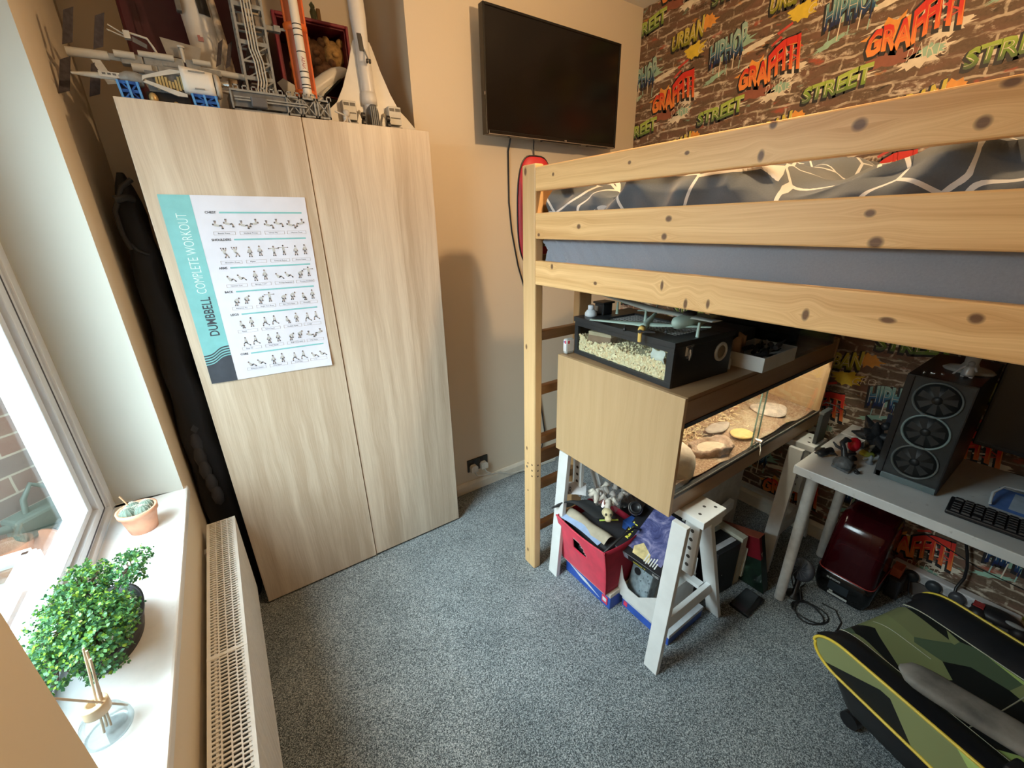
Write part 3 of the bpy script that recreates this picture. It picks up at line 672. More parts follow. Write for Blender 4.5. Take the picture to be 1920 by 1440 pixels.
def duvet(u, v):
    y = -.95+u*2.215; h = .022*math.sin(y*9.0+1)+.016*math.sin(y*21+2)+.010*math.sin(y*37)
    top = 1.728+h+(.02 if y > .6 else 0)
    a = v
    if a < .45:
        q = a/.45; x = 1.052-.018*math.sin(q*PI)+.006*math.sin(y*55+q*5); z = 1.612+(top-1.612)*q
        x += (.016*math.sin(y*30+q*4)+.010*math.sin(y*47-q*6))*q+.02*max(0, q-.7)/.3
    else:
        q = (a-.45)/.55; x = 1.075+q*1.22; z = top+.035*math.sin(q*PI)*(1+.4*math.sin(y*7+q*6))+.014*math.sin(q*19+y*11)+.012*abs(math.sin(y*16+q*9))+.007*abs(math.sin(y*31-q*14+1))
        if q > .92: z -= (q-.92)*1.0
    return (x, y, z)
mb = MB(); mb.grid(duvet, 200, 60); 
B(mb, 'duvet', cloth('grey_duvet_white_lines', (.085, .105, .13), (.55, .57, .58)), label='crumpled dark grey duvet with white line pattern on loft bed', cat='duvet')
mb = MB()
def sh(u, v):
    y = .86+.36*u; q = v; x = 1.048-.030*math.sin(q*PI)*(.5+.5*math.sin(u*9+1)); z = 1.606+.075*q*(1-.75*abs(u-.45))+.012*math.sin(u*13+q*3); return (x-.004, y, z)
mb.grid(sh, 60, 10)
B(mb, 'folded_sheet_corner', cloth('pale_sheet', (.46, .48, .50), (.10, .11, .13)), label='pale turned-over duvet corner at the bed end by the post', cat='bedding')
# red bag hung behind the end post
t = T('round_bag', 'red round zipped bag hanging behind the bed end post', 'bag', (1.10, 1.44, 1.40))
mb = MB(); sup = lambda a, e: math.copysign(abs(a)**e, a)
mb.grid(lambda u, v: (1.102+.086*sup(math.cos(2*PI*u), .55)*math.sin(PI*v)**.6, 1.425+.028*math.cos(PI*v), 1.68+.200*sup(math.sin(2*PI*u), .8)*math.sin(PI*v)**.6), 48, 16); B(mb, 'body', pm((.36, .008, .016), .55, bump=.2), t)
B(MB().tube([(1.102+.088*sup(math.cos(2*PI*k/48), .55), 1.425, 1.68+.202*sup(math.sin(2*PI*k/48), .8)) for k in range(49)], .003, 6), 'piping', M_black, t)

# ================================================================ RADIATOR
t = T('radiator', 'low white double panel radiator with slotted top under the sill', 'radiator', (-.21, 1.1, .16))
rx0, rx1, ry0, ry1, rz0, rz1 = -.255, -.160, .30, 1.794, .16, .547
mb = MB()
def panel(x, s_):
    def fn(u, v):
        y = ry0+(ry1-ry0)*u; ph = abs(((y-ry0)/.0333) % 1-.5)*2
        dd = .006*max(0, min(1, (ph-.3)*3)) if .06 < v < .94 else 0
        return (x-s_*dd, y, rz0+(rz1-.004-rz0)*v)
    mb.grid(fn, 360, 16, 0, True)
panel(rx1, 1); panel(rx0+.012, -1); mb.box(rx1-.016, ry0, rz0, rx1-.008, ry1, rz1-.004); mb.box(rx0+.016, ry0, rz0, rx0+.022, ry1, rz1-.004)
M_rad = pm((.80, .80, .78), .35, var=.04)
B(mb, 'panel', M_rad, t)
B(MB().box(rx0, ry1-.002, rz0, rx1, ry1, rz1).box(rx0, ry0, rz0, rx1, ry0+.002, rz1), 'side_cover', M_rad, t, bevel=.001)
mb = MB(); cols = 4; cw = .0185; x_in = rx0+.009; pitch = .0118
mb.box(rx0, ry0, rz1-.004, x_in, ry1, rz1); mb.box(rx1-.009, ry0, rz1-.004, rx1, ry1, rz1)
wcol = (rx1-.009-x_in)/cols
for c in range(cols):
    xa = x_in+c*wcol; xb = xa+wcol
    k = 0; y = ry1-.004-(pitch/2 if c % 2 else 0)
    while y > ry0+.01:
        mb.box(xa-.0005, y-.0045, rz1-.004, xb+.0005, y, rz1-.0005); y -= pitch
    if c: mb.box(xa-.0016, ry0, rz1-.004, xa+.0016, ry1, rz1-.0004)
mb.box(rx0, 1.115, rz1-.004, rx1, 1.125, rz1+.0008)
B(mb, 'top_grille', M_rad, t); B(MB().box(rx0+.024, ry0+.01, rz0+.02, rx1-.018, ry1-.01, rz1-.045), 'convector_core', M_dark, t)
B(MB().box(XW+.001, ry1-.12, .25, rx0+.012, ry1-.09, .5), 'wall_bracket', M_rad, t)
B(MB().cyl((-.21, ry0-.05, 0), (-.21, ry0-.05, .18), .008).cyl((-.21, ry0-.055, .18), (-.21, ry0+.004, .18), .012), 'pipe', M_white, t)
# ================================================================ VIVARIUM UNDER THE BED
M_oak = wood('vivarium_oak_foil', (.60, .42, .235), (.50, .335, .175), 2, 1, fine=75, contrast=.8, rough=.4)
M_oakx = wood('vivarium_oak_foil_long', (.40, .25, .135), (.30, .18, .09), 0, 2, fine=75, contrast=.8, rough=.35)
M_edge = pm((.50, .34, .20), .5); M_runner = pm((.012, .010, .009), .35)
vx0, vx1, vy0, vy1, vz0, vz1 = 1.100, 2.285, .663, 1.263, .680, 1.126
t = T('vivarium', 'long wooden vivarium with sliding glass front standing on white trestles', 'vivarium', ((vx0+vx1)/2, (vy0+vy1)/2, vz0))
B(MB().box(vx0, vy0, vz0, vx0+.016, vy1, vz1), 'side_panel', M_oak, t, bevel=.001); B(MB().box(vx1-.016, vy0, vz0, vx1, vy1, vz1), 'side_panel', M_oak, t, bevel=.001)
B(MB().box(vx0+.016, vy0+.004, vz1-.016, vx1-.016, vy1, vz1-.0004), 'top_panel', M_oakx, t, bevel=.001)
B(MB().box(vx0+.016, vy0+.004, vz0, vx1-.016, vy1, vz0+.016), 'bottom_panel', M_oakx, t)
B(MB().box(vx0+.016, vy1-.006, vz0+.016, vx1-.016, vy1, vz1-.016), 'back_panel', M_oak, t)
B(MB().box(vx0+.016, vy0+.002, 1.034, vx1-.016, vy0+.018, vz1-.016), 'top_fascia', M_oakx, t, bevel=.001)
B(MB().box(vx0+.016, vy0+.002, vz0+.002, vx1-.016, vy0+.018, .748), 'bottom_fascia', M_oakx, t, bevel=.001)
B(MB().box(vx0+.016, vy0-.001, 1.019, vx1-.016, vy0+.022, 1.034), 'upper_runner', M_runner, t)
mb = MB(); mb.box(vx0+.016, vy0, .748, vx1-.016, vy0+.022, .757, 0); mb.box(vx0+.016, vy0+.001, .757, vx1-.016, vy0+.003, .764, 1)
B(mb, 'lower_runner', [M_runner, M_lgrey], t)
M_vg = glassy('vivarium_glass', (.95, .98, .97), .03)
M_ge = pm((.20, .32, .27), .15)
for a, b, yy in ((vx0+.018, 1.675, vy0+.005), (1.650, vx1-.018, vy0+.013)):
    g = B(MB().box(a, yy, .757, b, yy+.004, 1.022), 'sliding_glass_door', M_vg, t)
    B(MB().box(b-.003 if a < 1.5 else a, yy-.0004, .758, b if a < 1.5 else a+.003, yy+.0044, 1.02), 'polished_edge', M_ge, g)
mb = MB(); mb.cyl((1.655, vy0+.004, .80), (1.655, vy0-.022, .80), .011, n=14); mb.box(1.60, vy0-.006, .786, 1.672, vy0-.001, .792); mb.tube([(1.645, vy0-.018, .80), (1.62, vy0-.035, .785), (1.61, vy0-.04, .765)], .003, 6)
B(mb, 'glass_lock', M_chrome, t)
# the tube that lights the inside
n_ = NT('lit_reptile_tube'); e_ = n_.N('Emission'); n_.setin(e_, '0', (1.0, .90, .70, 1)); e_.inputs[1].default_value = 58; n_.out(e_.outputs[0])
B(MB().cyl((1.22, vy0+.06, 1.085), (2.18, vy0+.06, 1.085), .008, n=10), 'light_tube', n_.mat, t); B(MB().box(1.19, vy0+.045, 1.094, 2.21, vy0+.075, 1.110), 'lamp_housing', M_white, t)
# substrate
rnd = random.Random(11)
def ground_mat():
    n = NT('vivarium_substrate'); v = n.obj(); a = n.noise(v, 7, 3); b = n.noise(v, 120, 4, .7); c = n.noise(v, 4, 2, out=0)
    col = n.ramp(b, [(.3, (.24, .125, .07)), (.55, (.44, .28, .17)), (.75, (.70, .56, .40))])
    col = n.mix(n.m('MULTIPLY', n.m('SUBTRACT', a, .50, clamp=True), 5, clamp=True), col, n.ramp(b, [(.35, (.42, .32, .20)), (.7, (.74, .64, .46))]))
    n.bsdf(col, .95, 0, b, .8, .006); return n.mat
def gz(x, y): return .762+.030*(y-vy0)/.6+.010*math.sin(x*9+y*5)+.006*math.sin(x*23)
mb = MB(); mb.grid(lambda u, v: (vx0+.017+u*(vx1-vx0-.034), vy0+.024+v*.56, gz(vx0+u*1.18, vy0+.02+v*.57)), 90, 44)
B(mb, 'substrate', ground_mat(), t, kind='stuff')
mb = MB()
for k in range(700):
    x = rnd.gauss(1.60, .16); y = rnd.gauss(.93, .06)
    if not (vx0+.03 < x < vx1-.03 and vy0+.04 < y < vy1-.03): continue
    z = gz(x, y)+.003+rnd.random()*.012; a = rnd.random()*6.28; l = rnd.uniform(.006, .016)
    dx, dy = l*math.cos(a), l*math.sin(a); w = .003; px, py = -dy/l*w, dx/l*w; h = rnd.uniform(-.006, .006)
    mb.add([(x-dx, y-dy, z), (x-dx+px, y-dy+py, z+.002), (x+px, y+py, z+h+.003), (x, y, z+h), (x+dx, y+dy, z+.001), (x+dx+px, y+dy+py, z+.003)], [(0, 1, 2, 3), (3, 2, 5, 4)])
M_shav = pm((.74, .60, .36), .8, var=.25, scale=60)
B(mb, 'wood_shavings', M_shav, t, kind='stuff')
def lump(name, label, cat, c, r, mat, amp=.25, seed=1, n=28, flat=0.0, group=None):
    rr = random.Random(seed); ph = [rr.uniform(0, 6.28) for _ in range(6)]; mb = MB(); vs = []; fs = []; K = n//2
    for i in range(K+1):
        th = PI*i/K
        for j in range(n):
            a = 2*PI*j/n; q = 1+amp*(.4*math.sin(2*a+ph[0]+th)+.3*math.sin(3*a+ph[1]-2*th)+.2*math.sin(5*a+ph[2]+3*th)+.15*math.sin(7*th+ph[3]))
            z = math.cos(th)
            vs.append((c[0]+r[0]*q*math.sin(th)*math.cos(a), c[1]+r[1]*q*math.sin(th)*math.sin(a), c[2]+r[2]*(z if z > 0 else z*(1-flat))*(.8+.2*q)))
    for i in range(K):
        for j in range(n): fs.append((i*n+j, (i+1)*n+j, (i+1)*n+(j+1) % n, i*n+(j+1) % n))
    mb.add(vs, fs, 0, True); return B(mb, name, mat, label=label, cat=cat, group=group)
M_stone = pm((.70, .56, .42), .85, var=.22, scale=16, bump=.5)
lump('rock_hide', 'big smooth cream rock hide at the left end of the vivarium', 'rock', (1.212, .768, .800), (.088, .085, .105), M_stone, .22, 4)
t = T('bark_bowl', 'rough-edged bark bowl on the vivarium floor behind the glass', 'bowl', (1.485, .76, .765))
rr = random.Random(5); pr = [rr.uniform(.86, 1.12) for _ in range(36)]
def bowl(u, v):
    a = 2*PI*u; k = pr[int(u*36) % 36]
    prof = [(1.0, 0), (1.08, .018), (1.05, .034), (.92, .033), (.84, .022), (.4, .019), (.01, .018)]
    i = min(5, int(v*6)); f = v*6-i; r = prof[i][0]*(1-f)+prof[i+1][0]*f; z = prof[i][1]*(1-f)+prof[i+1][1]*f
    kk = k if r > .8 else 1
    return (.095*r*kk*math.cos(a), .052*r*kk*math.sin(a), z+(.006*math.sin(a*3) if r > .8 and z > .01 else 0))
B(MB().grid(bowl, 36, 12), 'shell', pm((.40, .27, .19), .9, var=.35, scale=50, bump=.6), t, local=True); t.rotation_euler = (0, 0, -.25)
B(MB().lathe([(.075, .0195), (.06, .0215), (.001, .022)], (0, 0, 0), 24, sy=.55), 'lining', pm((.62, .50, .36), .8), t, local=True)
lump('yellow_dish', 'flat yellow dish beside the bark bowl in the vivarium', 'dish', (1.70, .745, .782), (.055, .042, .010), pm((.80, .56, .20), .6, var=.1), .12, 9)
lump('flat_stone', 'flat grey stone lying behind the yellow dish in the vivarium', 'stone', (1.66, .83, .790), (.085, .030, .010), pm((.42, .35, .29), .8, var=.2, bump=.3), .15, 12)
lump('brown_hide', 'low brown earth mound at the back of the vivarium', 'rock', (1.88, 1.03, .800), (.15, .12, .045), pm((.34, .17, .085), .9, var=.35, scale=60, bump=.8), .12, 15)
lump('pale_stone', 'pale dusty stone slab near the right glass door', 'stone', (2.06, .80, .780), (.10, .07, .010), pm((.62, .52, .43), .9, var=.3, scale=40, bump=.3), .2, 17)

# ---------------------------------------------------------------- black hamster cage on the vivarium
M_ck = wood('black_stained_box', (.018, .019, .021), (.010, .010, .011), 1, 2, fine=60); M_ckf = wood('black_stained_frame', (.030, .034, .038), (.020, .023, .026), 1, 2, fine=60, rough=.4)
ZV = vz1
t = T('hamster_cage', 'black wooden cage box with a window full of shavings', 'cage', (1.132, .744, ZV), rz=math.radians(-4.05))
CW, CD, CH = .307, .496, .156
mb = MB(); mb.box(0.012, 0, 0, CW, .012, CH-.02); mb.box(.012, CD-.012, 0, CW, CD, CH-.02); mb.box(CW-.012, .012, 0, CW, CD-.012, CH-.02); mb.box(.012, .012, 0, CW-.012, CD-.012, .01)
B(mb, 'case', M_ck, t, local=True)
fm = MB(); fm.box(0, 0, 0, .012, CD, .018); fm.box(0, 0, CH-.036, .012, CD, CH-.02); fm.box(0, 0, .018, .012, .026, CH-.036); fm.box(0, CD-.020, .018, .012, CD, CH-.036)
B(fm, 'front_frame', M_ckf, t, local=True, bevel=.001)
B(MB().box(.005, .026, .018, .008, CD-.02, CH-.036), 'window', M_vg, t, local=True)
lid = MB(); lx0, lx1, ly0, ly1 = .075, .24, .06, .40
lid.box(-.004, -.004, CH-.02, lx0, CD+.004, CH); lid.box(lx1, -.004, CH-.02, CW+.004, CD+.004, CH); lid.box(lx0, -.004, CH-.02, lx1, ly0, CH); lid.box(lx0, ly1, CH-.02, lx1, CD+.004, CH)
L = B(lid, 'lid', M_ckf, t, local=True, bevel=.0015)
ms = MB()
for k in range(24): y = ly0+(ly1-ly0)*k/23; ms.box(lx0, y-.0006, CH-.0095, lx1, y+.0006, CH-.0085)
for k in range(12): x = lx0+(lx1-lx0)*k/11; ms.box(x-.0006, ly0, CH-.0085, x+.0006, ly1, CH-.0075)
B(ms, 'mesh', M_lgrey, L, local=True)
lt = MB(); lt.box(.052, -.003, CH-.052, .088, 0, CH-.012); lt.box(.058, -.010, CH-.060, .076, -.003, CH-.024); lt.tube([(.066, -.010, CH-.030), (.066, -.013, CH-.045), (.068, -.008, CH-.066)], .003, 8); lt.cyl((.054, -.004, CH-.020), (.086, -.004, CH-.020), .004, n=8)
B(lt, 'latch', M_chrome, t, local=True)
vr = MB(); vr.lathe([(.034, 0), (.034, .004), (.031, .006), (.024, .006), (.023, .002)], (0, 0, 0), 28, 0, M=TR(.245, 0, .088) @ RX(PI/2)); vr.lathe([(.023, .001), (.022, .003), (.001, .003)], (0, 0, 0), 24, 1, M=TR(.245, 0, .088) @ RX(PI/2))
B(vr, 'air_vent', [pm((.55, .54, .48), .5), pm((.26, .21, .14), .7)], t, local=True)
def bz(y): return .082+.016*math.sin(y*9+2)+.010*math.sin(y*27)-.05*max(0, (.14-y)/.14)
mb = MB(); mb.grid(lambda u, v: (.0095+u*.28, .028+v*.446, .012+(bz(.028+v*.446)-.012)*min(1, u*14) if u < .0714 else bz(.028+v*.446)-.02*u), 28, 40)
rnd = random.Random(21)
for k in range(2600):
    y = rnd.uniform(.03, CD-.025)
    if k % 4: x = .0095+rnd.random()*.004; z = .02+rnd.random()*(bz(y)-.02)
    else: x = rnd.uniform(.012, .28); z = bz(y)-.02*x/.28
    a = rnd.random()*6.28; l = rnd.uniform(.005, .011); w = rnd.uniform(.0018, .0036)
    d = Vector((rnd.uniform(-.2, .2), math.cos(a), math.sin(a)))*l; s_ = Vector((rnd.uniform(-.4, .4), -math.sin(a), math.cos(a)))*w; c = Vector((x, y, z)); b = Vector((-rnd.random()*.003, 0, 0))
    mb.add([c-d-s_, c-d+s_, c-s_+b, c+s_+b, c+d-s_, c+d+s_], [(0, 1, 3, 2), (2, 3, 5, 4)], 2 if k % 37 == 0 else (0 if k % 3 else 1))
B(mb, 'bedding_shavings', [pm((.90, .76, .52), .85, var=.15, scale=90, bump=.4), pm((.80, .60, .36), .85), pm((.22, .13, .07), .9)], t, kind='stuff', local=True)
hs = T('wooden_hide', 'little brown wooden hide half buried in the cage shavings', 'hide', (0, 0, 0))
hs.matrix_world = TR(1.132, .744, ZV) @ RZ(math.radians(-4.05)) @ TR(.055, .385, .075)
hs.location = hs.matrix_world.translation; hs.rotation_euler = (0, 0, math.radians(14))
B(MB().box(-.03, -.05, -.02, .03, .05, .020).ext([(-.036, -.056, .020), (.036, -.056, .020), (.02, -.045, .030), (-.02, -.045, .030)], (0, .10, 0), 1), 'hut', [pm((.30, .19, .13), .8), pm((.66, .52, .36), .8)], hs, local=True)
pp = MB(); pp.grid(lambda u, v: (.0125+.004*math.sin(v*9), .045+u*.055, .062+v*.05+.003*math.sin(u*8)), 8, 6)
po_ = B(pp, 'paper_nest', pm((.70, .72, .70), .6), local=True, label='crumpled white paper in the right corner of the cage window', cat='paper'); po_.location = (1.132, .744, ZV); po_.rotation_euler = (0, 0, math.radians(-4.05))

# ---------------------------------------------------------------- model aeroplanes on the cage
M_duck = pm((.42, .56, .50), .5, var=.08); M_yel = pm((.75, .52, .14), .5); M_pale = pm((.52, .57, .54), .5)
def wing(mb, half, c0, c1, th, dih, sweep=0.0, m=0, n=10):
    vs = []; fs = []; prof = [(0, 0), (.2, .8), (.5, .7), (1, 0), (.5, -.3), (.2, -.3)]
    for i in range(-n, n+1):
        f = abs(i)/n; c = c0+(c1-c0)*f
        for a, b in prof: vs.append(((a-.35)*c+sweep*f, i/n*half, b*th*(1-.7*f)+dih*f))
    k = len(prof)
    for i in range(2*n):
        for j in range(k): fs.append((i*k+j, i*k+(j+1) % k, (i+1)*k+(j+1) % k, (i+1)*k+j))
    mb.add(vs, fs, m, True); mb.add(vs[:k], [tuple(range(k))], m); mb.add(vs[-k:], [tuple(range(k))], m)
def fuselage(mb, prof, m=0, n=14, sy=1.0):
    "prof = (x, radius, z) from nose to tail"
    vs = []; fs = []; k = len(prof)
    for (x, r, z) in prof:
        for j in range(n): a = 2*PI*j/n; vs.append((x, r*sy*math.cos(a), z+r*math.sin(a)))
    for i in range(k-1):
        for j in range(n): fs.append((i*n+j, i*n+(j+1) % n, (i+1)*n+(j+1) % n, (i+1)*n+j))
    fs += [tuple(range(n)), tuple(range((k-1)*n, k*n))]; mb.add(vs, fs, m, True)
zl = ZV+CH
t = T('model_aeroplane', 'small pale green model plane with yellow nose lying on the cage lid', 'model plane', (1.185, .90, zl+.022), rot=(math.radians(-2), math.radians(-4), math.radians(25)))
m1 = MB(); wing(m1, .205, .060, .022, .008, .006); B(m1, 'wing', M_duck, t, local=True)
m1 = MB(); fuselage(m1, [(-.055, .011, .002), (-.02, .013, .001), (.05, .011, .002), (.12, .006, .006), (.165, .003, .008)]); B(m1, 'fuselage', M_duck, t, local=True)
m1 = MB(); fuselage(m1, [(-.075, .007, .002), (-.070, .011, .002), (-.055, .012, .003)]); B(m1, 'nose_cowling', M_yel, t, local=True)
m1 = MB(); m1.box(-.010, -.006, -.036, .002, .006, .006, 0, TR(-.078, 0, 0) @ RY(.12)); B(m1, 'propeller_blade', M_yel, t, local=True, bevel=.003)
m1 = MB(); m1.cyl((-.092, 0, .003), (-.085, 0, .003), .006, n=10); m1.box(-.090, -.05, .001, -.088, .0, .006); B(m1, 'spinner', M_dark, t, local=True)
m1 = MB(); wing(m1, .07, .035, .018, .004, 0); B(m1, 'tailplane', M_duck, t, local=True).location = (.155, 0, .009)
m1 = MB(); m1.ext([(.13, -.0015, .010), (.165, -.0015, .010), (.17, -.0015, .035), (.155, -.0015, .035)], (0, .003, 0)); B(m1, 'fin', M_duck, t, local=True)
for s_ in (-1, 1):
    m1 = MB(); m1.cyl((-.02, s_*.07, 0), (-.02, s_*.07, -.018), .002, n=6); m1.cyl((-.02, s_*.07-.003, -.015), (-.02, s_*.07+.003, -.015), .007, n=12); B(m1, 'wheel', M_dark, t, local=True)
t = T('model_glider', 'larger white winged model plane behind the pale green one on cage', 'model plane', (1.290, .96, zl+.052), rot=(math.radians(1), 0, math.radians(-8)))
m1 = MB(); wing(m1, .27, .075, .055, .014, .012); B(m1, 'wing', M_pale, t, local=True)
m1 = MB(); fuselage(m1, [(-.075, .006, .0), (-.06, .020, .0), (-.01, .026, 0), (.05, .022, .0), (.09, .012, .0)], n=16); B(m1, 'fuselage', M_duck, t, local=True).location = (0, -.17, -.006)
m1 = MB(); m1.ball((0, -.17, .018), (.03, .016, .014), 12); B(m1, 'canopy', M_dark, t, local=True)
for s_ in (-.22, .02, .18):
    m1 = MB(); m1.cyl((-.01, s_, -.048), (-.01, s_, .0), .006, .004, 8); B(m1, 'float_strut', M_duck, t, local=True)

# ---------------------------------------------------------------- bottles, tray and boxes on the vivarium
t = T('glue_bottle', 'clear glue bottle with white label standing beside the black cage', 'bottle', (1.150, 1.250, ZV))
B(MB().box(1.125, 1.238, ZV, 1.166, 1.260, ZV+.065), 'bottle', pm((.50, .53, .54), .25), t, bevel=.006)
mb = MB(); mb.box(1.1242, 1.240, ZV+.012, 1.125, 1.258, ZV+.060, 0); mb.box(1.1238, 1.242, ZV+.045, 1.1243, 1.250, ZV+.058, 1); mb.box(1.1238, 1.251, ZV+.048, 1.1243, 1.256, ZV+.056, 2)
mb.box(1.127, 1.2372, ZV+.012, 1.164, 1.238, ZV+.060, 0); mb.box(1.130, 1.2368, ZV+.045, 1.141, 1.2373, ZV+.058, 1)
B(mb, 'label', [pm((.80, .78, .80), .4), pm((.65, .05, .10), .4), pm((.10, .14, .50), .4)], t)
t = T('paint_bottle', 'small bottle with white screw cap on the cage lid', 'bottle', (1.222, 1.205, zl))
B(MB().lathe([(.024, 0), (.025, .004), (.025, .012), (.018, .022), (.013, .026)], (1.222, 1.205, zl), 20), 'bottle', pm((.66, .70, .74), .25), t)
B(MB().lathe([(.013, .024), (.013, .042), (.011, .044), (.001, .044)], (1.222, 1.205, zl), 20), 'cap', pm((.72, .75, .82), .35), t)
t = T('black_camera', 'black gadget with small buttons at the far end of the cage lid', 'gadget', (1.285, 1.20, zl))
mb = MB(); mb.box(1.262, 1.175, zl, 1.315, 1.225, zl+.045); mb.box(1.255, 1.17, zl+.045, 1.325, 1.23, zl+.053); B(mb, 'body', M_black, t, bevel=.003)
B(MB().box(1.2612, 1.205, zl+.015, 1.262, 1.220, zl+.035), 'button', M_lgrey, t)
t = T('white_tube', 'white glue tube standing against the black cage side', 'tube', (1.474, .742, ZV))
B(MB().tube([(1.474, .742, ZV), (1.474, .742, ZV+.035), (1.474, .742, ZV+.042)], [.009, .009, .004], 14), 'tube', pm((.55, .56, .55), .4), t)
B(MB().tube([(1.474, .742, ZV+.042), (1.476, .742, ZV+.055), (1.480, .742, ZV+.064)], [.004, .003, .0015], 10), 'nozzle', pm((.5, .5, .48), .4), t)
def tray(name, label, cat, x0, y0, x1, y1, z0, h, mat, th=.0025, rz=0.0, group=None):
    t = T(name, label, cat, ((x0+x1)/2, (y0+y1)/2, z0), group, rz); a, b = (x1-x0)/2, (y1-y0)/2
    mb = MB(); mb.box(-a, -b, 0, a, -b+th, h); mb.box(-a, b-th, 0, a, b, h); mb.box(-a, -b+th, 0, -a+th, b-th, h); mb.box(a-th, -b+th, 0, a, b-th, h); mb.box(-a+th, -b+th, 0, a-th, b-th, th)
    B(mb, 'box', mat, t, local=True, bevel=.0008); return t
M_card = pm((.66, .66, .64), .7, var=.05)
tray('card_tray', 'open white cardboard tray on the vivarium edge holding black tools', 'tray', 1.520, .640, 1.770, .800, ZV, .055, M_card)
rnd = random.Random(4)
t = T('paper_bag', 'folded brown paper bag standing in the white tray', 'paper bag', (1.572, .775, ZV+.003))
mb = MB()
for k, (dx, h) in enumerate(((0, .095), (.022, .085), (.05, .098))): mb.grid(lambda u, v, dx=dx, h=h: (1.535+dx+.055*u, .765+.010*math.sin(u*7+dx*90)+.008*k, ZV+.003+h*v*(1-.08*math.sin(u*9))), 10, 5)
B(mb, 'bag', pm((.40, .27, .17), .85, var=.15), t)
for k in range(14):
    x = rnd.uniform(1.62, 1.74); y = rnd.uniform(.665, .77); z = ZV+.012+.010*(k % 7)*.9; a = rnd.uniform(-.9, .9); l = rnd.uniform(.04, .085)
    dx, dy = l*math.cos(a)/1.2, l*math.sin(a)/1.6
    x = min(max(x, 1.528+abs(dx)), 1.762-abs(dx)); y = min(max(y, .652+abs(dy)), .788-abs(dy))
    tt = T('hand_tool', 'black handled tool lying loose in the white tray', 'tool', (x, y, z), 'tools in the white tray')
    B(MB().tube([(x-dx, y-dy, z), (x-dx*.2, y-dy*.2, z+.004)], [.009, .010], 8), 'handle', M_black if k % 3 else M_dark, tt)
    B(MB().tube([(x-dx*.2, y-dy*.2, z+.004), (x+dx, y+dy, z+.008)], [.005, .003], 6), 'blade', M_grey if k % 2 else M_dark, tt)
M_cp = glassy('clear_storage_plastic', (.62, .66, .66), .16, .15)
t = tray('storage_box', 'clear plastic storage box on the right end of the vivarium', 'storage box', 1.780, .645, 2.150, 1.02, ZV, .135, M_cp)
mb = MB(); a, b = .185+.008, .1875+.008
for q in (((-a, -b), (a, -b)), ((a, -b), (a, b)), ((a, b), (-a, b)), ((-a, b), (-a, -b))): mb.bar((*q[0], .135), (*q[1], .135), .016, .012)
B(mb, 'rim', glassy('clear_rim', (.45, .5, .5), .3, .2), t, local=True)
B(MB().box(-.17, -.172, .004, .17, .172, .09), 'contents', pm((.03, .032, .034), .7, var=.5, scale=40, bump=.5), t, local=True)
B(MB().box(1.60, .80, ZV, 1.765, 1.10, ZV+.10), 'dark_box', M_dark, label='dark closed box behind the white tray on the vivarium', cat='box', bevel=.003)
# ================================================================ WHITE TRESTLES
M_tr = pm((.72, .74, .74), .4, var=.05, scale=14); M_hole = pm((.05, .045, .04), .8)
def trestle(cx, label):
    zt = .664; t = T('trestle', label, 'trestle', (cx, .93, 0), 'white trestles under the vivarium')
    mb = MB(); mb.box(cx-.070, .572, zt-.014, cx+.070, 1.262, zt+.0155); mb.box(cx-.012, .574, zt-.040, cx+.058, 1.26, zt-.014)
    B(mb, 'beam', M_tr, t, bevel=.002)
    hb = MB()
    for a, b in ((.045, .60), (.015, .625), (-.035, .61)): hb.cyl((cx+a, b, zt+.0150), (cx+a, b, zt+.0158), .006, n=10)
    B(hb, 'screw_hole', M_hole, t)
    for yf_, s_ in ((.605, 1), (1.225, -1)):
        yt = yf_+.030*s_
        ya2, yb2 = (yf_-.014, yf_+.044) if s_ > 0 else (yf_-.044, yf_+.014)
        for xb, xt in ((cx-.178, cx-.128), (cx+.255, cx-.012+.030)):
            vs = []
            for x, z in ((xb, 0), (xt, zt+.012 if xb < cx else zt-.015)):
                vs += [(x-.011, ya2, z), (x+.011, ya2, z), (x+.011, yb2, z), (x-.011, yb2, z)]
            B(MB().add(vs, [(3, 2, 1, 0), (4, 5, 6, 7), (0, 1, 5, 4), (1, 2, 6, 5), (2, 3, 7, 6), (3, 0, 4, 7)]), 'leg', M_tr, t, bevel=.0015)
        yr = yf_+s_*.020; B(MB().box(cx-.152, yr-.010, .165, cx+.180, yr+.010, .225), 'cross_rail', M_tr, t, bevel=.0015)
        yc = yt+s_*.012
        yc0 = ya2+.002; cm = MB(); cm.box(cx-.050, yc0, .415, cx-.032, yc0+.056, zt-.014); B(cm, 'column', M_tr, t, bevel=.0015)
        ch = MB()
        for k in range(5): ch.cyl((cx-.0506, yc0+.026, .455+.038*k), (cx-.0314, yc0+.026, .455+.038*k), .0075, n=12)
        B(ch, 'peg_hole', M_hole, t)
    for k, dx in enumerate((.118,)): B(MB().box(cx+dx, .640, .205, cx+dx+.035, 1.20, .222), 'shelf_slat', M_tr, t)
    return t
trestle(1.240, 'left white wooden trestle holding the near end of the vivarium'); trestle(2.10, 'right white wooden trestle by the desk end of vivarium')

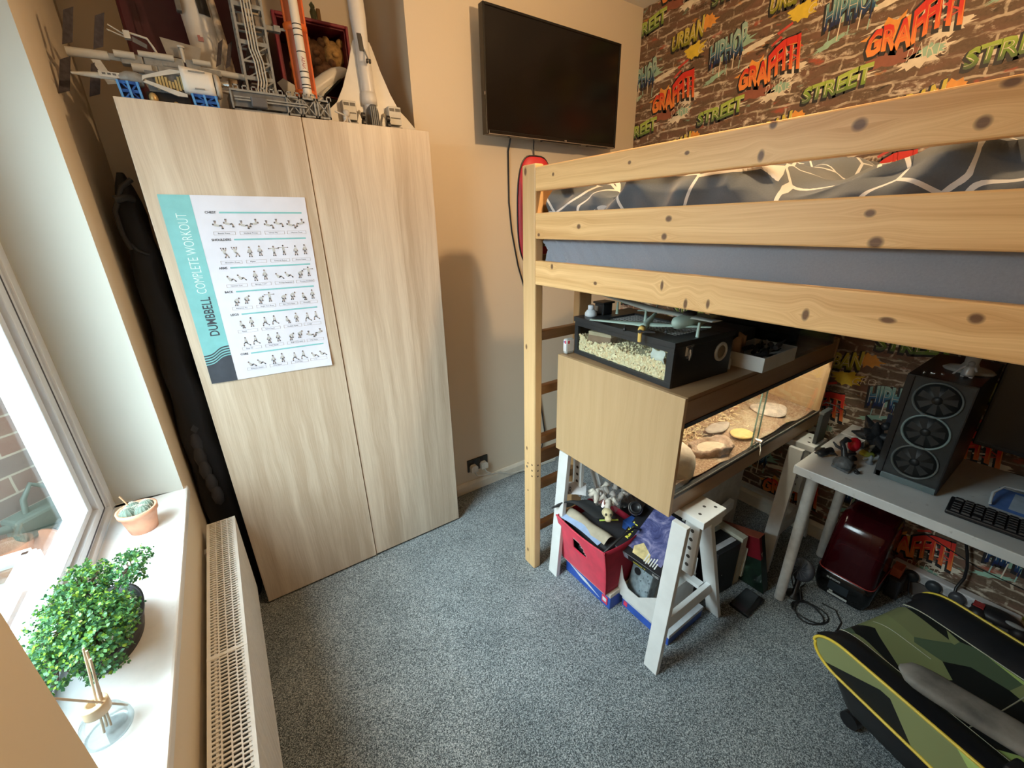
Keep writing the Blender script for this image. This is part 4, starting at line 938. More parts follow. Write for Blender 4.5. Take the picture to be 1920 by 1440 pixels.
# ================================================================ THINGS STORED UNDER THE VIVARIUM
def face_print(mb, pts, m): mb.face(pts, m)
M_blue = pm((.03, .09, .42), .35, var=.15, scale=20); M_beige = pm((.62, .55, .46), .6); M_rlab = pm((.70, .05, .10), .4)
t = T('kit_box', 'blue model kit box on the carpet below the red fabric box', 'box', (1.28, 1.04, 0), 'blue kit boxes on the carpet')
B(MB().box(1.125, .898, .0, 1.44, 1.192, .088), 'base', M_blue, t, bevel=.002)
mb = MB(); mb.box(1.122, .896, .070, 1.443, 1.194, .092); B(mb, 'lid', M_beige, t, bevel=.002)
mb = MB(); mb.box(1.1215, .912, .018, 1.1245, .945, .058, 0); mb.box(1.1205, .918, .030, 1.1216, .939, .050, 1)
mb.ext([(1.1235, .96, .02), (1.1235, 1.08, .035), (1.1235, 1.16, .06), (1.1235, 1.06, .05)], (.001, 0, 0), 1); mb.box(1.1222, .95, .074, 1.1226, 1.17, .088, 3); mb.ext([(1.1215, .98, .074), (1.1215, 1.02, .074), (1.1215, 1.05, .09), (1.1215, 1.0, .09)], (.0004, 0, 0), 2)
B(mb, 'cover_print', [M_rlab, pm((.62, .66, .72), .4), pm((.02, .03, .08), .4), pm((.60, .56, .50), .5)], t)
t = T('kit_box', 'flat blue model kit box on the carpet behind the near trestle leg', 'box', (1.32, .75, 0), 'blue kit boxes on the carpet')
B(MB().box(1.192, .64, 0, 1.43, .885, .050), 'base', M_blue, t, bevel=.002); B(MB().box(1.190, .638, .042, 1.432, .887, .060), 'lid', pm((.55, .58, .62), .5), t, bevel=.002)
B(MB().box(1.1905, .855, .012, 1.1925, .875, .036), 'logo_label', M_rlab, t)
t = T('white_carton', 'white open carton with a dipped front edge holding kit boxes', 'box', (1.31, .80, .0605))
mb = MB(); x = 1.185
prof = [(.925, .0605), (.695, .0605), (.695, .205), (.715, .20), (.80, .125), (.855, .125), (.885, .16), (.915, .27), (.925, .285)]
mb.ext([(x, a, b) for a, b in prof], (.003, 0, 0)); mb.box(1.188, .922, .0605, 1.43, .925, .285); mb.box(1.427, .698, .0605, 1.43, .922, .285); mb.box(1.188, .695, .0605, 1.43, .698, .205); mb.box(1.188, .698, .0605, 1.427, .922, .0635)
B(mb, 'carton', M_card, t)
t = T('grey_terrain_piece', 'grey plastic model ruin with a round hole in white carton', 'model', (1.255, .845, .066))
mb = MB(); mb.box(-.028, -.055, .0, .035, .055, .15); B(mb, 'block', pm((.22, .27, .30), .6, var=.3, scale=50, bump=.6), t, local=True, bevel=.008); t.rotation_euler = (0, .25, 0)
B(MB().cyl((-.0285, .02, .11), (-.030, .02, .11), .017, n=16), 'round_hole', M_black, t, local=True)
mb = MB(); rnd = random.Random(8)
for k in range(14): mb.ball((-.030, rnd.uniform(-.05, .05), rnd.uniform(.02, .14)), .004, 6)
B(mb, 'rivets', pm((.20, .25, .28), .6), t, local=True)
# boxed game leaning on the carton
t = T('game_box', 'black and purple boxed kit lying tilted on the white carton', 'box', (1.205, .835, .262), rot=(math.radians(6), math.radians(-24), math.radians(6)))
L_, W_, D_ = .115, .27, .048
B(MB().box(0, -L_, 0, W_, L_, D_), 'box', pm((.012, .012, .015), .35), t, local=True, bevel=.001)
n_ = NT('purple_sky_cover_art'); v_ = n_.obj(); a_ = n_.noise(v_, 16, 5, .65, dist=1.5)
n_.bsdf(n_.ramp(a_, [(.3, (.03, .035, .12)), (.5, (.10, .11, .27)), (.64, (.26, .25, .44)), (.8, (.62, .56, .62))]), .3)
mb = MB(); mb.box(.035, -.09, D_, W_-.004, L_-.045, D_+.0006, 0)
mb.ext([(.02, -.045, D_+.0007), (.055, -.03, D_+.0007), (.085, .02, D_+.0007), (.05, .045, D_+.0007), (.02, .035, D_+.0007)], (0, 0, .0002), 1)
for k in range(6): mb.box(.012+.004*(k % 2), -.075+k*.010, D_+.0008, .040+.006*((k*3) % 4), -.070+k*.010, D_+.001, 2)
text(mb, 'KING T', lambda u, v: (.06+u, L_-.030+v, D_+.0008), .022, 3, .085, offset=.04)
text(mb, 'KING T', lambda u, v: (-.0006, .02-u, .010+v), .013, 3, .06, offset=.04)
for k in range(5): mb.box(-.0008, -.098+k*.006, .010, -.0001, -.095+k*.006, .034-.004*(k % 3), 2)
mb.box(-.0007, .045, .005, -.0002, .105, .043, 4)
B(mb, 'cover_print', [n_.mat, pm((.78, .62, .30), .4, var=.3), pm((.75, .76, .74), .4), pm((.78, .70, .08), .4), pm((.30, .31, .38), .4)], t, local=True, fixn=False)

# red fabric box
M_red = pm((.62, .012, .055), .85, var=.15, scale=18, bump=.15, sheen=.3); M_redd = pm((.35, .008, .03), .85)
t = T('fabric_box', 'red fabric storage box with a cut-out handle full of clutter', 'storage box', (1.22, 1.06, .093))
zb, ztp = .093, .358
def fx(s, z): return 1.104+s-.046*(z-zb)/.265+.010*math.sin((z-zb)*9)
ya, yb_ = .912, 1.196
def fpanel(u, v):
    z = zb+(ztp-zb)*v-.018*math.sin(u*PI)*v; y = ya+(yb_-ya)*u+.010*v*(u-.5)*2; return (fx(0, z)-.008*math.sin(u*PI)*math.sin(v*PI), y, z)
mb = MB(); nu, nv = 40, 30
vs = [fpanel(i/nu, j/nv) for j in range(nv+1) for i in range(nu+1)]
def inhole(i, j):
    u, v = (i+.5)/nu, (j+.5)/nv; return .38 < u < .66 and .56 < v < .80 and (v-.56) > (u-.42)*.0 and (.80-v)/.24 > abs(u-.48)*1.6-.28 and v < .60+.20*min(1, (u-.36)/.16) or (.42 < u < .60 and .62 < v < .72)
fs = [(j*(nu+1)+i, j*(nu+1)+i+1, (j+1)*(nu+1)+i+1, (j+1)*(nu+1)+i) for j in range(nv) for i in range(nu) if not inhole(i, j)]
mb.add(vs, fs, 0, True)
o = B(mb, 'front_panel', M_red, t); sm = o.modifiers.new('thick', 'SOLIDIFY'); sm.thickness = .005; sm.offset = 0
mb = MB(); mb.grid(lambda u, v: (fx(0, zb+(ztp-.008-zb)*v)+u*.25, ya-.004*v-.012*math.sin(u*PI)*v, zb+(ztp-.006-zb)*v), 16, 10); mb.grid(lambda u, v: (fx(0, zb+(ztp-zb)*v)+u*.25, yb_+.006*v, zb+(ztp-zb)*v), 16, 10); mb.grid(lambda u, v: (1.354-.02*v, ya+u*(yb_-ya), zb+(ztp-zb)*v), 8, 8); mb.box(1.106, ya+.003, zb, 1.352, yb_-.003, zb+.004)
o = B(mb, 'side_panels', M_redd, t); sm = o.modifiers.new('thick', 'SOLIDIFY'); sm.thickness = .004; sm.offset = 0
mb = MB(); mb.tube([(Vector(fpanel(k/20, 1.0))+Vector((-.003, 0, 0))) for k in range(21)], .0035, 6); mb.tube([(Vector(fpanel(0, k/14))+Vector((-.003, -.002, 0))) for k in range(15)], .003, 6)
B(mb, 'hem_piping', pm((.66, .06, .10), .8), t)
B(MB().tube([(1.09, .925, .33), (1.16, .905, .385), (1.24, .90, .40), (1.30, .905, .36), (1.31, .91, .31)], .006, 8), 'carry_strap', M_black, t)
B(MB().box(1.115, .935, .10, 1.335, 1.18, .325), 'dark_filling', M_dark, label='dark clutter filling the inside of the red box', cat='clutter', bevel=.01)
mb = MB(); mb.grid(lambda u, v: (1.072+.030*u+.05*v, 1.185-.21*u+.0*v, .352+.012*math.sin(u*3)-.03*u+.012*v), 14, 4, 0)
B(mb, 'blue_envelope', pm((.36, .48, .72), .6), label='pale blue envelope edge sticking out of the red box', cat='envelope')
mb = MB(); mb.grid(lambda u, v: (1.095+.07*v+.02*u, 1.19-.24*u, .352+.024*math.sin(v*PI)-.015*u+.004*math.sin(u*9)), 14, 6, 0)
B(mb, 'canvas_pouch', pm((.42, .37, .28), .85), label='folded khaki canvas pouch on top of the red box', cat='pouch')
def strap(u, v):
    q = u*PI*1.15; return (1.050+.085*v+.125*u, 1.225-.17*u-.04*v+.01*math.sin(q), .392+.052*math.sin(q)*(1-.3*u)+.004*math.sin(v*6))
mb = MB(); mb.grid(strap, 24, 6); o = B(mb, 'black_waist_strap', pm((.018, .02, .022), .7, bump=.3), label='wide black strap draped over the corner of the red box', cat='strap'); sm = o.modifiers.new('thick', 'SOLIDIFY'); sm.thickness = .006
t = T('plastic_bag', 'clear plastic bag of beige clay pieces on the red box', 'bag', (1.30, 1.08, .43))
def bag(u, v): return (1.19+.20*u, 1.16-.17*v, .445+.05*math.sin(u*PI)*math.sin(v*PI)+.008*math.sin(u*17+v*9)+.006*math.sin(v*23))
B(MB().grid(bag, 26, 22), 'film', glassy('bag_film', (.90, .90, .93), .45, .18), t)
rnd = random.Random(31); M_bg = pm((.62, .56, .48), .8, var=.2, bump=.3)
for k in range(22):
    x, y = 1.20+.17*rnd.random(), 1.005+.15*rnd.random(); a = rnd.random()*3
    B(MB().tube([(x-.02*math.cos(a), y-.02*math.sin(a), .435+.02*rnd.random()), (x, y, .456+.014*rnd.random()), (x+.025*math.cos(a), y+.02*math.sin(a), .438+.01*rnd.random())], [.006, .014, .008], 8), 'clay_piece', M_bg, label='beige clay bone shape inside the clear plastic bag', cat='clay piece', group='clay pieces in the bag')
t = T('skull_model', 'small cream animal skull model on top of the red box', 'skull', (1.19, 1.0, .41))
mb = MB(); mb.ball((1.185, 1.005, .440), (.024, .026, .020), 16, jit=.03); mb.ball((1.17, .985, .428), (.016, .016, .013), 12, jit=.05); B(mb, 'cranium', pm((.66, .57, .34), .7, var=.2, bump=.3), t)
mb = MB(); mb.ball((1.166, .995, .446), .006, 8); mb.ball((1.180, .981, .446), .006, 8); B(mb, 'eye_sockets', pm((.06, .05, .03), .8), t)
def mag(u, v): return (1.10+.06*u+.10*v, 1.255-.13*u*.7-.0*v, .405+.06*v+.01*u)
mb = MB(); mb.grid(lambda u, v: (1.085+.10*u+.05*v, 1.215-.075*u+.05*v, .448+.010*math.sin(u*3)+.022*v), 12, 6, 0)
text(mb, 'WAR', lambda a, b: (1.088+.10*(a/.12)+.05*(b/.06)*.9, 1.215-.075*(a/.12)+.05*(b/.06)*.9+.002, .4515+.010*math.sin(a/.12*3)+.022*(b/.06)), .035, 1, .055)
B(mb, 'war_magazine', [pm((.66, .66, .68), .4, var=.25, scale=14), pm((.03, .03, .04), .5)], label='magazine with black capital lettering behind the black strap', cat='magazine', fixn=False)
t = T('chrome_lens', 'black camera lens with shiny ring beside the plastic bag', 'lens', (1.335, .975, .41))
B(MB().lathe([(.030, 0), (.030, .04), (.026, .05), (.02, .05), (.018, .044), (.001, .044)], (0, 0, 0), 22), 'barrel', M_black, t, local=True); B(MB().lathe([(.031, .020), (.0325, .024), (.0325, .030), (.031, .034)], (0, 0, 0), 22), 'ring', M_chrome, t, local=True); t.rotation_euler = (.5, -.6, 0)
B(MB().box(1.27, .935, .33, 1.33, .985, .372, 0), 'blue_card_box', pm((.02, .08, .32), .5), label='small blue card box tucked behind the carry strap', cat='box', bevel=.002)
t = T('lime_pencil', 'lime green pencil lying across the khaki pouch', 'pencil', (1.19, 1.0, .392))
B(MB().cyl((1.165, 1.03, .392), (1.225, .975, .402), .004, n=8), 'pencil', pm((.45, .62, .10), .5), t)
B(MB().box(1.30, .93, .27, 1.40, .965, .345), 'dark_red_book', pm((.18, .012, .02), .6), label='dark red little book between the red box and game box', cat='book', bevel=.002)

# ---------------------------------------------------------------- right of the left trestle
t = T('black_file_box', 'black upright file box beside the left trestle leg', 'box', (1.62, .71, 0))
B(MB().box(-.075, -.052, 0, .085, .055, .262), 'box', pm((.012, .012, .013), .5), t, local=True, bevel=.002); t.rotation_euler = (0, 0, -.10)
B(MB().box(-.070, -.030, .262, .080, -.005, .2635), 'page_edges', pm((.50, .50, .52), .6), t, local=True); B(MB().cyl((-.02, -.0525, .12), (-.02, -.054, .12), .006, n=10), 'stud', M_chrome, t, local=True)
t = T('white_ring_binder', 'yellowed white binder leaning between black and green boxes', 'binder', (1.738, .72, 0), rz=-.05)
mb = MB(); mb.ext([(-.018, -.07, .0), (.018, -.07, .0), (.020, -.07, .272), (-.022, -.07, .272)], (0, .20, 0)); B(mb, 'cover', pm((.52, .50, .40), .6, var=.1), t, local=True, bevel=.003)
B(MB().ext([(.022, -.078, .03), (.036, -.078, .03), (.028, -.078, .20)], (0, .10, 0)), 'loose_sheet', pm((.60, .59, .50), .7), t, local=True)
t = T('book_slipcase', 'dark green illustrated book box with a red top corner', 'book', (1.772, .540, 0), rz=.02)
M_bk = NT('dark_green_art'); v_ = M_bk.obj(); a_ = M_bk.noise(v_, 9, 5, .6, dist=.8); b_ = M_bk.noise(v_, 5, 3)
c_ = M_bk.ramp(a_, [(.35, (.006, .008, .007)), (.55, (.012, .03, .018)), (.68, (.04, .09, .06)), (.80, (.28, .26, .20))]); M_bk.bsdf(c_, .3)
sl_ = Matrix.Shear('XY', 4, (0, 0)) ; tl = RX(math.radians(-14))
B(MB().box(0, 0, 0, .052, .22, .285, 0, tl @ RZ(0)), 'slipcase', M_bk.mat, t, local=True, bevel=.001)
mb = MB(); mb.box(-.0006, -.0006, .2855, .0526, .2206, .2862, 0, tl); mb.box(-.0008, -.0008, .175, .020, .16, .2858, 0, tl); text(mb, 'Y', lambda u, v: tuple(tl @ Vector((.004+u, -.0012, .19+v))), .018, 1, offset=.02); mb.box(-.0009, .0, .2845, .0528, .2208, .2866, 2, tl)
B(mb, 'red_banner', [pm((.17, .008, .015), .35), pm((.7, .66, .6), .5), pm((.36, .10, .06), .4)], t, local=True, fixn=False)
B(MB().box(1.585, .515, .0, 1.735, .600, .014), 'tablet', pm((.012, .014, .017), .12), label='black glossy tablet lying flat on the carpet', cat='tablet', bevel=.003)
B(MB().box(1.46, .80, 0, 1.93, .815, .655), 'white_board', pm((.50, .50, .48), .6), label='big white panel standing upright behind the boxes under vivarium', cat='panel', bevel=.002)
B(MB().bar((1.555, .765, .335), (1.80, .770, .362), .022, .052), 'white_batten', M_tr, label='short white wooden batten leaning in front of the white panel', cat='batten', bevel=.0015)
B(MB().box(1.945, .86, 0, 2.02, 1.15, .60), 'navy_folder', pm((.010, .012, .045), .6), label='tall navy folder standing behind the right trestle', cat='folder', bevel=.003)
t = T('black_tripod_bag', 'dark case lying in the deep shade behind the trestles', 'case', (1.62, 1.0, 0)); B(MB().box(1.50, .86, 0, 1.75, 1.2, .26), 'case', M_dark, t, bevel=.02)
# ================================================================ DESK AND WHAT STANDS ON IT
M_desk = NT('scuffed_white_desk'); v_ = M_desk.obj(); a_ = M_desk.noise(v_, 40, 3); b_ = M_desk.noise(v_, 7, 4)
k_ = M_desk.m('MULTIPLY', M_desk.m('SUBTRACT', a_, .66, clamp=True), 5, clamp=True)
M_desk.bsdf(M_desk.mix(k_, M_desk.ramp(b_, [(.3, (.56, .58, .58)), (.7, (.68, .70, .70))]), (.28, .28, .27)), .3)
ZD = .73; t = T('desk', 'long white desk on round legs along the graffiti wall', 'desk', (2.0, -.1, 0))
B(MB().box(1.711, -.80, ZD-.036, 2.300, .533, ZD), 'desktop', M_desk.mat, t, bevel=.003)
for x, y in ((1.812, .488), (2.262, .488), (1.812, -.72), (2.25, -.72)):
    B(MB().lathe([(.019, 0), (.020, .004), (.0205, .2), (.0215, ZD-.044), (.030, ZD-.040), (.030, ZD-.036)], (x, y, 0), 22), 'leg', M_white, t)
# tower computer
t = T('tower_computer', 'tall black computer tower with three ring fans on the desk', 'computer', (2.07, .243, ZD))
px0, px1, py0, py1, pz0, pz1 = 1.875, 2.262, .157, .330, ZD, 1.137
M_pc = pm((.007, .007, .008), .3); M_pcf = pm((.014, .017, .018), .4, var=.3, scale=60)
mb = MB(); mb.box(px0+.012, py0, pz0+.006, px1, py1, pz1); B(mb, 'case', M_pc, t, bevel=.002)
mb = MB(); mb.box(px0, py1-.020, pz0+.004, px0+.012, py1, pz1); mb.box(px0, py0, pz0+.004, px0+.012, py0+.004, pz1); mb.box(px0, py0+.004, pz1-.006, px0+.012, py1-.02, pz1); B(mb, 'front_frame', M_pc, t, bevel=.001)
B(MB().box(px0, py0+.004, pz0+.004, px0+.012, py1-.004, pz0+.026), 'front_foot_strip', pm((.10, .14, .15), .3), t, bevel=.001)
B(MB().box(px0+.006, py0+.004, pz0+.026, px0+.011, py1-.02, pz1-.006), 'mesh_front', M_pcf, t)
M_ring = pm((.15, .20, .20), .35)
for k, (yc, zc) in enumerate(((.238, 1.064), (.238, .946), (.237, .828))):
    Mr = TR(px0+.006, yc, zc) @ RY(-PI/2)
    f_ = B(MB().lathe([(.0625, 0), (.064, .003), (.061, .005), (.0575, .003), (.057, 0)], (0, 0, 0), 44, M=Mr), 'fan_ring', (M_ring if k == 1 else pm((.085, .10, .10), .4)), t)
    fb = MB(); fb.lathe([(.056, .0002), (.056, .0006), (.001, .0007)], (0, 0, 0), 32, M=Mr)
    for q in range(7):
        a = 2*PI*q/7; fb.add([(.012*math.cos(a), .012*math.sin(a), .0010), (.05*math.cos(a+.1), .05*math.sin(a+.1), .0014), (.05*math.cos(a+.6), .05*math.sin(a+.6), .0022), (.012*math.cos(a+.8), .012*math.sin(a+.8), .0014)], [(0, 1, 2, 3)], 0, M=Mr)
    fb.lathe([(.014, 0), (.014, .002), (.001, .003)], (0, 0, 0), 16, M=Mr); B(fb, 'fan_blades', pm((.006, .007, .0075), .5), f_)
mb = MB(); mb.cyl((1.93, .30, pz1), (1.93, .30, pz1+.004), .005, n=10); mb.box(1.94, .275, pz1, 1.948, .287, pz1+.002); mb.box(1.95, .255, pz1, 1.958, .262, pz1+.002); B(mb, 'front_ports', M_chrome, t)
# figure and shell on the tower
t = T('toy_figure', 'small silver toy figure standing on the computer tower', 'figure', (1.975, .205, pz1))
M_sil = pm((.62, .63, .65), .35, .3)
mb = MB(); mb.box(1.966, .190, pz1, 1.978, .200, pz1+.006); mb.box(1.966, .210, pz1, 1.978, .220, pz1+.006); B(mb, 'feet', M_sil, t, bevel=.002)
mb = MB(); mb.lathe([(.016, .006), (.017, .012), (.012, .034), (.008, .040)], (1.974, .205, pz1), 14); B(mb, 'robe', M_sil, t)
B(MB().ball((1.974, .205, pz1+.047), .009, 12), 'head', pm((.42, .42, .44), .4), t)
mb = MB(); mb.tube([(1.974, .216, pz1+.036), (1.968, .226, pz1+.026), (1.955, .236, pz1+.008)], [.004, .0035, .003], 8); mb.tube([(1.974, .194, pz1+.036), (1.966, .186, pz1+.024)], [.004, .003], 8); B(mb, 'arms', M_sil, t)
t = T('white_swivel_stand', 'white round-footed desk stand behind the silver toy figure', 'stand', (2.06, .215, pz1))
mb = MB(); mb.lathe([(.062, 0), (.066, .004), (.056, .012), (.024, .018), (.018, .03), (.020, .07), (.024, .095)], (2.06, .215, pz1), 28, sx=.8); B(mb, 'stand', pm((.48, .48, .46), .45), t)
# keyboard
t = T('keyboard', 'black computer keyboard along the front of the desk', 'keyboard', (1.852, -.12, ZD), rz=math.radians(3))
B(MB().box(-.058, -.235, .003, .058, .240, .018), 'base', M_black, t, local=True, bevel=.005)
kb = MB()
for r in range(6):
    for c in range(19):
        if (r*7+c) % 23 == 0: continue
        x0 = -.050+r*.0172; y0 = -.228+c*.0243; kb.add([(x0, y0, .018), (x0+.0145, y0, .018), (x0+.0145, y0+.021, .018), (x0, y0+.021, .018), (x0+.002, y0+.002, .0235), (x0+.0125, y0+.002, .0235), (x0+.0125, y0+.019, .0235), (x0+.002, y0+.019, .0235)], [(4, 5, 6, 7), (0, 1, 5, 4), (1, 2, 6, 5), (2, 3, 7, 6), (3, 0, 4, 7)])
B(kb, 'keys', pm((.018, .018, .02), .45), t, local=True, kind='stuff')
# monitor
t = T('monitor', 'black computer monitor standing behind the tower at the desk edge', 'monitor', (2.16, -.13, ZD))
B(MB().box(2.135, -.44, .86, 2.165, .145, 1.20), 'casing', pm((.008, .008, .009), .3), t, bevel=.004); B(MB().box(2.1335, -.43, .875, 2.1355, .135, 1.19), 'screen', pm((.006, .006, .007), .15), t)
B(MB().box(2.165, -.17, ZD+.01, 2.19, -.10, 1.0), 'stand_neck', M_black, t); B(MB().box(2.10, -.24, ZD, 2.27, -.02, ZD+.012), 'stand_base', M_black, t, bevel=.004)
t = T('plastic_folder', 'blue and clear plastic folder lying behind the keyboard', 'folder', (2.02, -.03, ZD))
mb = MB(); mb.grid(lambda u, v: (1.95+.17*u, -.16+.20*v, ZD+.004+.016*math.sin(u*2.6)*(.6+.4*math.sin(v*5))), 14, 14, 0); mb.grid(lambda u, v: (1.96+.13*u, -.15+.15*v, ZD+.010+.02*math.sin(u*2.6)*(.6+.4*math.sin(v*5))), 10, 10, 1)
B(mb, 'sheets', [pm((.10, .20, .50), .2), pm((.40, .50, .62), .15)], t)
B(MB().tube([(1.95, .04, ZD+.012), (2.0, .045, ZD+.03), (2.07, .03, ZD+.034), (2.13, -.05, ZD+.02)], .004, 8), 'spine', pm((.62, .68, .72), .2), t)
# models on the desk corner
M_res = pm((.022, .024, .027), .4, var=.4, scale=90, bump=.4); M_resg = pm((.10, .115, .125), .5, var=.35, scale=80, bump=.5)
def spiky(mb, c, r, n, seed, l0=.4, l1=1.0, flat=1.0, m=0):
    rr = random.Random(seed)
    for k in range(n):
        a = rr.uniform(0, 2*PI); e = rr.uniform(-.35, 1.2); l = r*rr.uniform(l0, l1); d = Vector((math.cos(a)*math.cos(e), math.sin(a)*math.cos(e), math.sin(e)*flat))
        p = Vector(c); q = p+d*l; q.z = max(q.z, ZD+.004); mb.tube([p, p+(q-p)*.6, q], [r*.22, r*.16, r*.03], 6, m)
t = T('winged_miniature', 'black folded-wing miniature at the very corner of the desk', 'miniature', (1.872, .500, ZD))
mb = MB(); mb.ball((1.872, .500, ZD+.018), (.030, .022, .016), 14, jit=.12); B(mb, 'body', M_res, t)
mb = MB()
for k in range(9): a = k/8; mb.bar((1.845+.012*a, .515-.03*a, ZD+.016+.014*math.sin(a*3)), (1.905, .492-.02*a, ZD+.022+.012*math.sin(a*3)), .006, .005)
B(mb, 'wing_feathers', M_res, t); B(MB().tube([(1.88, .478, ZD+.02), (1.888, .462, ZD+.022), (1.89, .452, ZD+.016)], [.006, .005, .002], 8), 'beak', M_res, t)
t = T('rubble_base_miniature', 'grey rock base miniature with a black creature on top', 'miniature', (1.845, .415, ZD))
mb = MB(); mb.ext([(1.800, .385, ZD), (1.815, .445, ZD), (1.88, .455, ZD), (1.885, .385, ZD)], (0, 0, .010)); mb.ball((1.84, .415, ZD+.02), (.036, .032, .026), 12, jit=.16); B(mb, 'rock_base', M_resg, t)
mb = MB(); mb.tube([(1.85, .42, ZD+.04), (1.856, .43, ZD+.065), (1.866, .445, ZD+.088), (1.885, .44, ZD+.098), (1.90, .43, ZD+.09)], [.012, .010, .009, .011, .006], 8); mb.tube([(1.856, .43, ZD+.065), (1.84, .452, ZD+.078), (1.85, .468, ZD+.086)], [.007, .006, .003], 6); mb.tube([(1.852, .42, ZD+.05), (1.88, .40, ZD+.055), (1.90, .415, ZD+.035)], [.008, .006, .003], 6); B(mb, 'creature', M_res, t)
t = T('red_egg_miniature', 'glossy red egg shape standing among the black miniatures', 'miniature', (1.945, .425, ZD))
B(MB().ball((1.945, .425, ZD+.062), (.022, .022, .030), 18), 'egg', pm((.42, .008, .018), .15), t); B(MB().lathe([(.024, 0), (.022, .006), (.010, .014), (.012, .036)], (1.945, .425, ZD), 14), 'holder', M_res, t)
t = T('green_base_miniature', 'small figure on a yellow green base beside the tower', 'miniature', (2.03, .395, ZD))
B(MB().lathe([(.026, 0), (.024, .008), (.016, .016), (.001, .018)], (2.03, .395, ZD), 16), 'mossy_base', pm((.34, .38, .06), .7), t); mb = MB(); spiky(mb, (2.03, .395, ZD+.03), .045, 9, 5); B(mb, 'figure', pm((.14, .12, .09), .6), t)
t = T('dragon_miniature', 'big black spiky miniature standing against the computer tower', 'miniature', (2.09, .40, ZD))
mb = MB(); mb.ball((2.09, .40, ZD+.07), (.034, .026, .040), 14, jit=.15); spiky(mb, (2.09, .40, ZD+.06), .11, 22, 9, .6, 1.0); mb.ball((2.075, .375, ZD+.125), (.020, .018, .016), 12, jit=.12); mb.box(2.06, .36, ZD, 2.13, .44, ZD+.006); B(mb, 'body', M_res, t)
mb = MB(); mb.grid(lambda u, v: (2.10+.02*math.sin(u*3), .385-.06*u+.0*v, ZD+.10+.07*v*(1-.4*u)), 6, 5); B(mb, 'wing', pm((.05, .055, .075), .4), t)
t = T('silver_miniature', 'little grey metal figure at the foot of the computer tower', 'miniature', (1.955, .365, ZD))
mb = MB(); mb.lathe([(.012, 0), (.013, .004), (.006, .014), (.008, .024), (.004, .036)], (1.955, .365, ZD), 10); mb.tube([(1.955, .372, ZD+.024), (1.948, .385, ZD+.012)], .003, 6); B(mb, 'figure', pm((.24, .27, .30), .35, .3), t)
B(MB().ball((1.832, .368, ZD+.006), (.014, .011, .006), 10, jit=.2).tube([(1.832, .368, ZD+.010), (1.829, .374, ZD+.020)], [.005, .002], 6), 'broken_piece', M_res, label='tiny black broken piece lying alone near the desk edge', cat='miniature part')
t = T('white_display_sheet', 'white card sheet lying at the wall side of the desk', 'card', (2.24, .46, ZD)); B(MB().box(2.16, .38, ZD, 2.296, .53, ZD+.004), 'sheet', M_white, t)
t = T('black_plate_holder', 'black slab standing on the right trestle beam end', 'slab', (2.06, .60, .68))
B(MB().box(2.062, .582, .680, 2.150, .598, .835), 'slab', pm((.05, .058, .062), .4), t, bevel=.003); B(MB().box(2.060, .580, .826, 2.152, .600, .838), 'top_edge', pm((.10, .115, .12), .4), t, bevel=.002)
B(MB().tube([(2.262, .652, .806), (2.27, .645, .815), (2.275, .63, .812), (2.268, .625, .80), (2.262, .64, .796)], .0022, 6).tube([(2.268, .645, .812), (2.262, .60, .812), (2.262, .56, .80), (2.262, .56, .775)], .0022, 6), 'wire_hook', M_black, label='bent wire hook at the right end of the vivarium runner', cat='hook')
# ================================================================ UNDER THE DESK
t = T('resin_printer', 'black based resin printer with a dark red see-through hood under desk', 'printer', (2.12, .33, 0))
mb = MB(); x0, x1, y0, y1 = 2.005, 2.265, .225, .435
def rr_(x0, y0, x1, y1, r, z, n=6):
    pts = []
    for cx, cy, a0 in ((x1-r, y1-r, 0), (x0+r, y1-r, PI/2), (x0+r, y0+r, PI), (x1-r, y0+r, 1.5*PI)):
        for k in range(n+1): a = a0+PI/2*k/n; pts.append((cx+r*math.cos(a), cy+r*math.sin(a), z))
    return pts
def loft(mb, rings, m=0, smooth=True, capb=True, capt=True):
    k = len(rings[0]); vs = [p for r in rings for p in r]; fs = [(i*k+j, i*k+(j+1) % k, (i+1)*k+(j+1) % k, (i+1)*k+j) for i in range(len(rings)-1) for j in range(k)]
    mb.add(vs, fs, m, smooth)
    if capb: mb.add(rings[0], [tuple(range(k))[::-1]], m)
    if capt: mb.add(rings[-1], [tuple(range(k))], m)
loft(mb, [rr_(x0+.014, y0+.014, x1-.014, y1-.014, .025, .004), rr_(x0, y0, x1, y1, .03, .05), rr_(x0, y0, x1, y1, .03, .122), rr_(x0+.008, y0+.008, x1-.008, y1-.008, .03, .130)])
B(mb, 'base', pm((.006, .006, .007), .18), t)
hood = NT('dark_red_clear_acrylic'); tr_ = hood.N('BsdfTransparent'); hood.setin(tr_, '0', (.20, .008, .012, 1)); gl_ = hood.N('BsdfPrincipled'); hood.setin(gl_, 'Base Color', (.055, .003, .006, 1)); gl_.inputs['Roughness'].default_value = .12
mx_ = hood.N('MixShader'); mx_.inputs[0].default_value = .62; hood.setin(mx_, '1', tr_.outputs[0]); hood.setin(mx_, '2', gl_.outputs[0]); hood.out(mx_.outputs[0])
mb = MB(); e = .004
loft(mb, [rr_(x0+e, y0+e, x1-e, y1-e, .03, .132), rr_(x0+.012, y0+.006, x1-.006, y1-.006, .03, .22), rr_(x0+.028, y0+.009, x1-.009, y1-.009, .03, .33), rr_(x0+.045, y0+.011, x1-.011, y1-.011, .03, .375), rr_(x0+.075, y0+.014, x1-.014, y1-.014, .03, .400), rr_(x0+.11, y0+.03, x1-.03, y1-.03, .03, .410)], capb=False)
B(mb, 'hood', hood.mat, t); mb = MB(); pts = rr_(x0+.002, y0+.002, x1-.002, y1-.002, .03, .133); mb.tube(pts+pts[:1], .0022, 6); B(mb, 'hood_rim', pm((.40, .05, .045), .3), t)
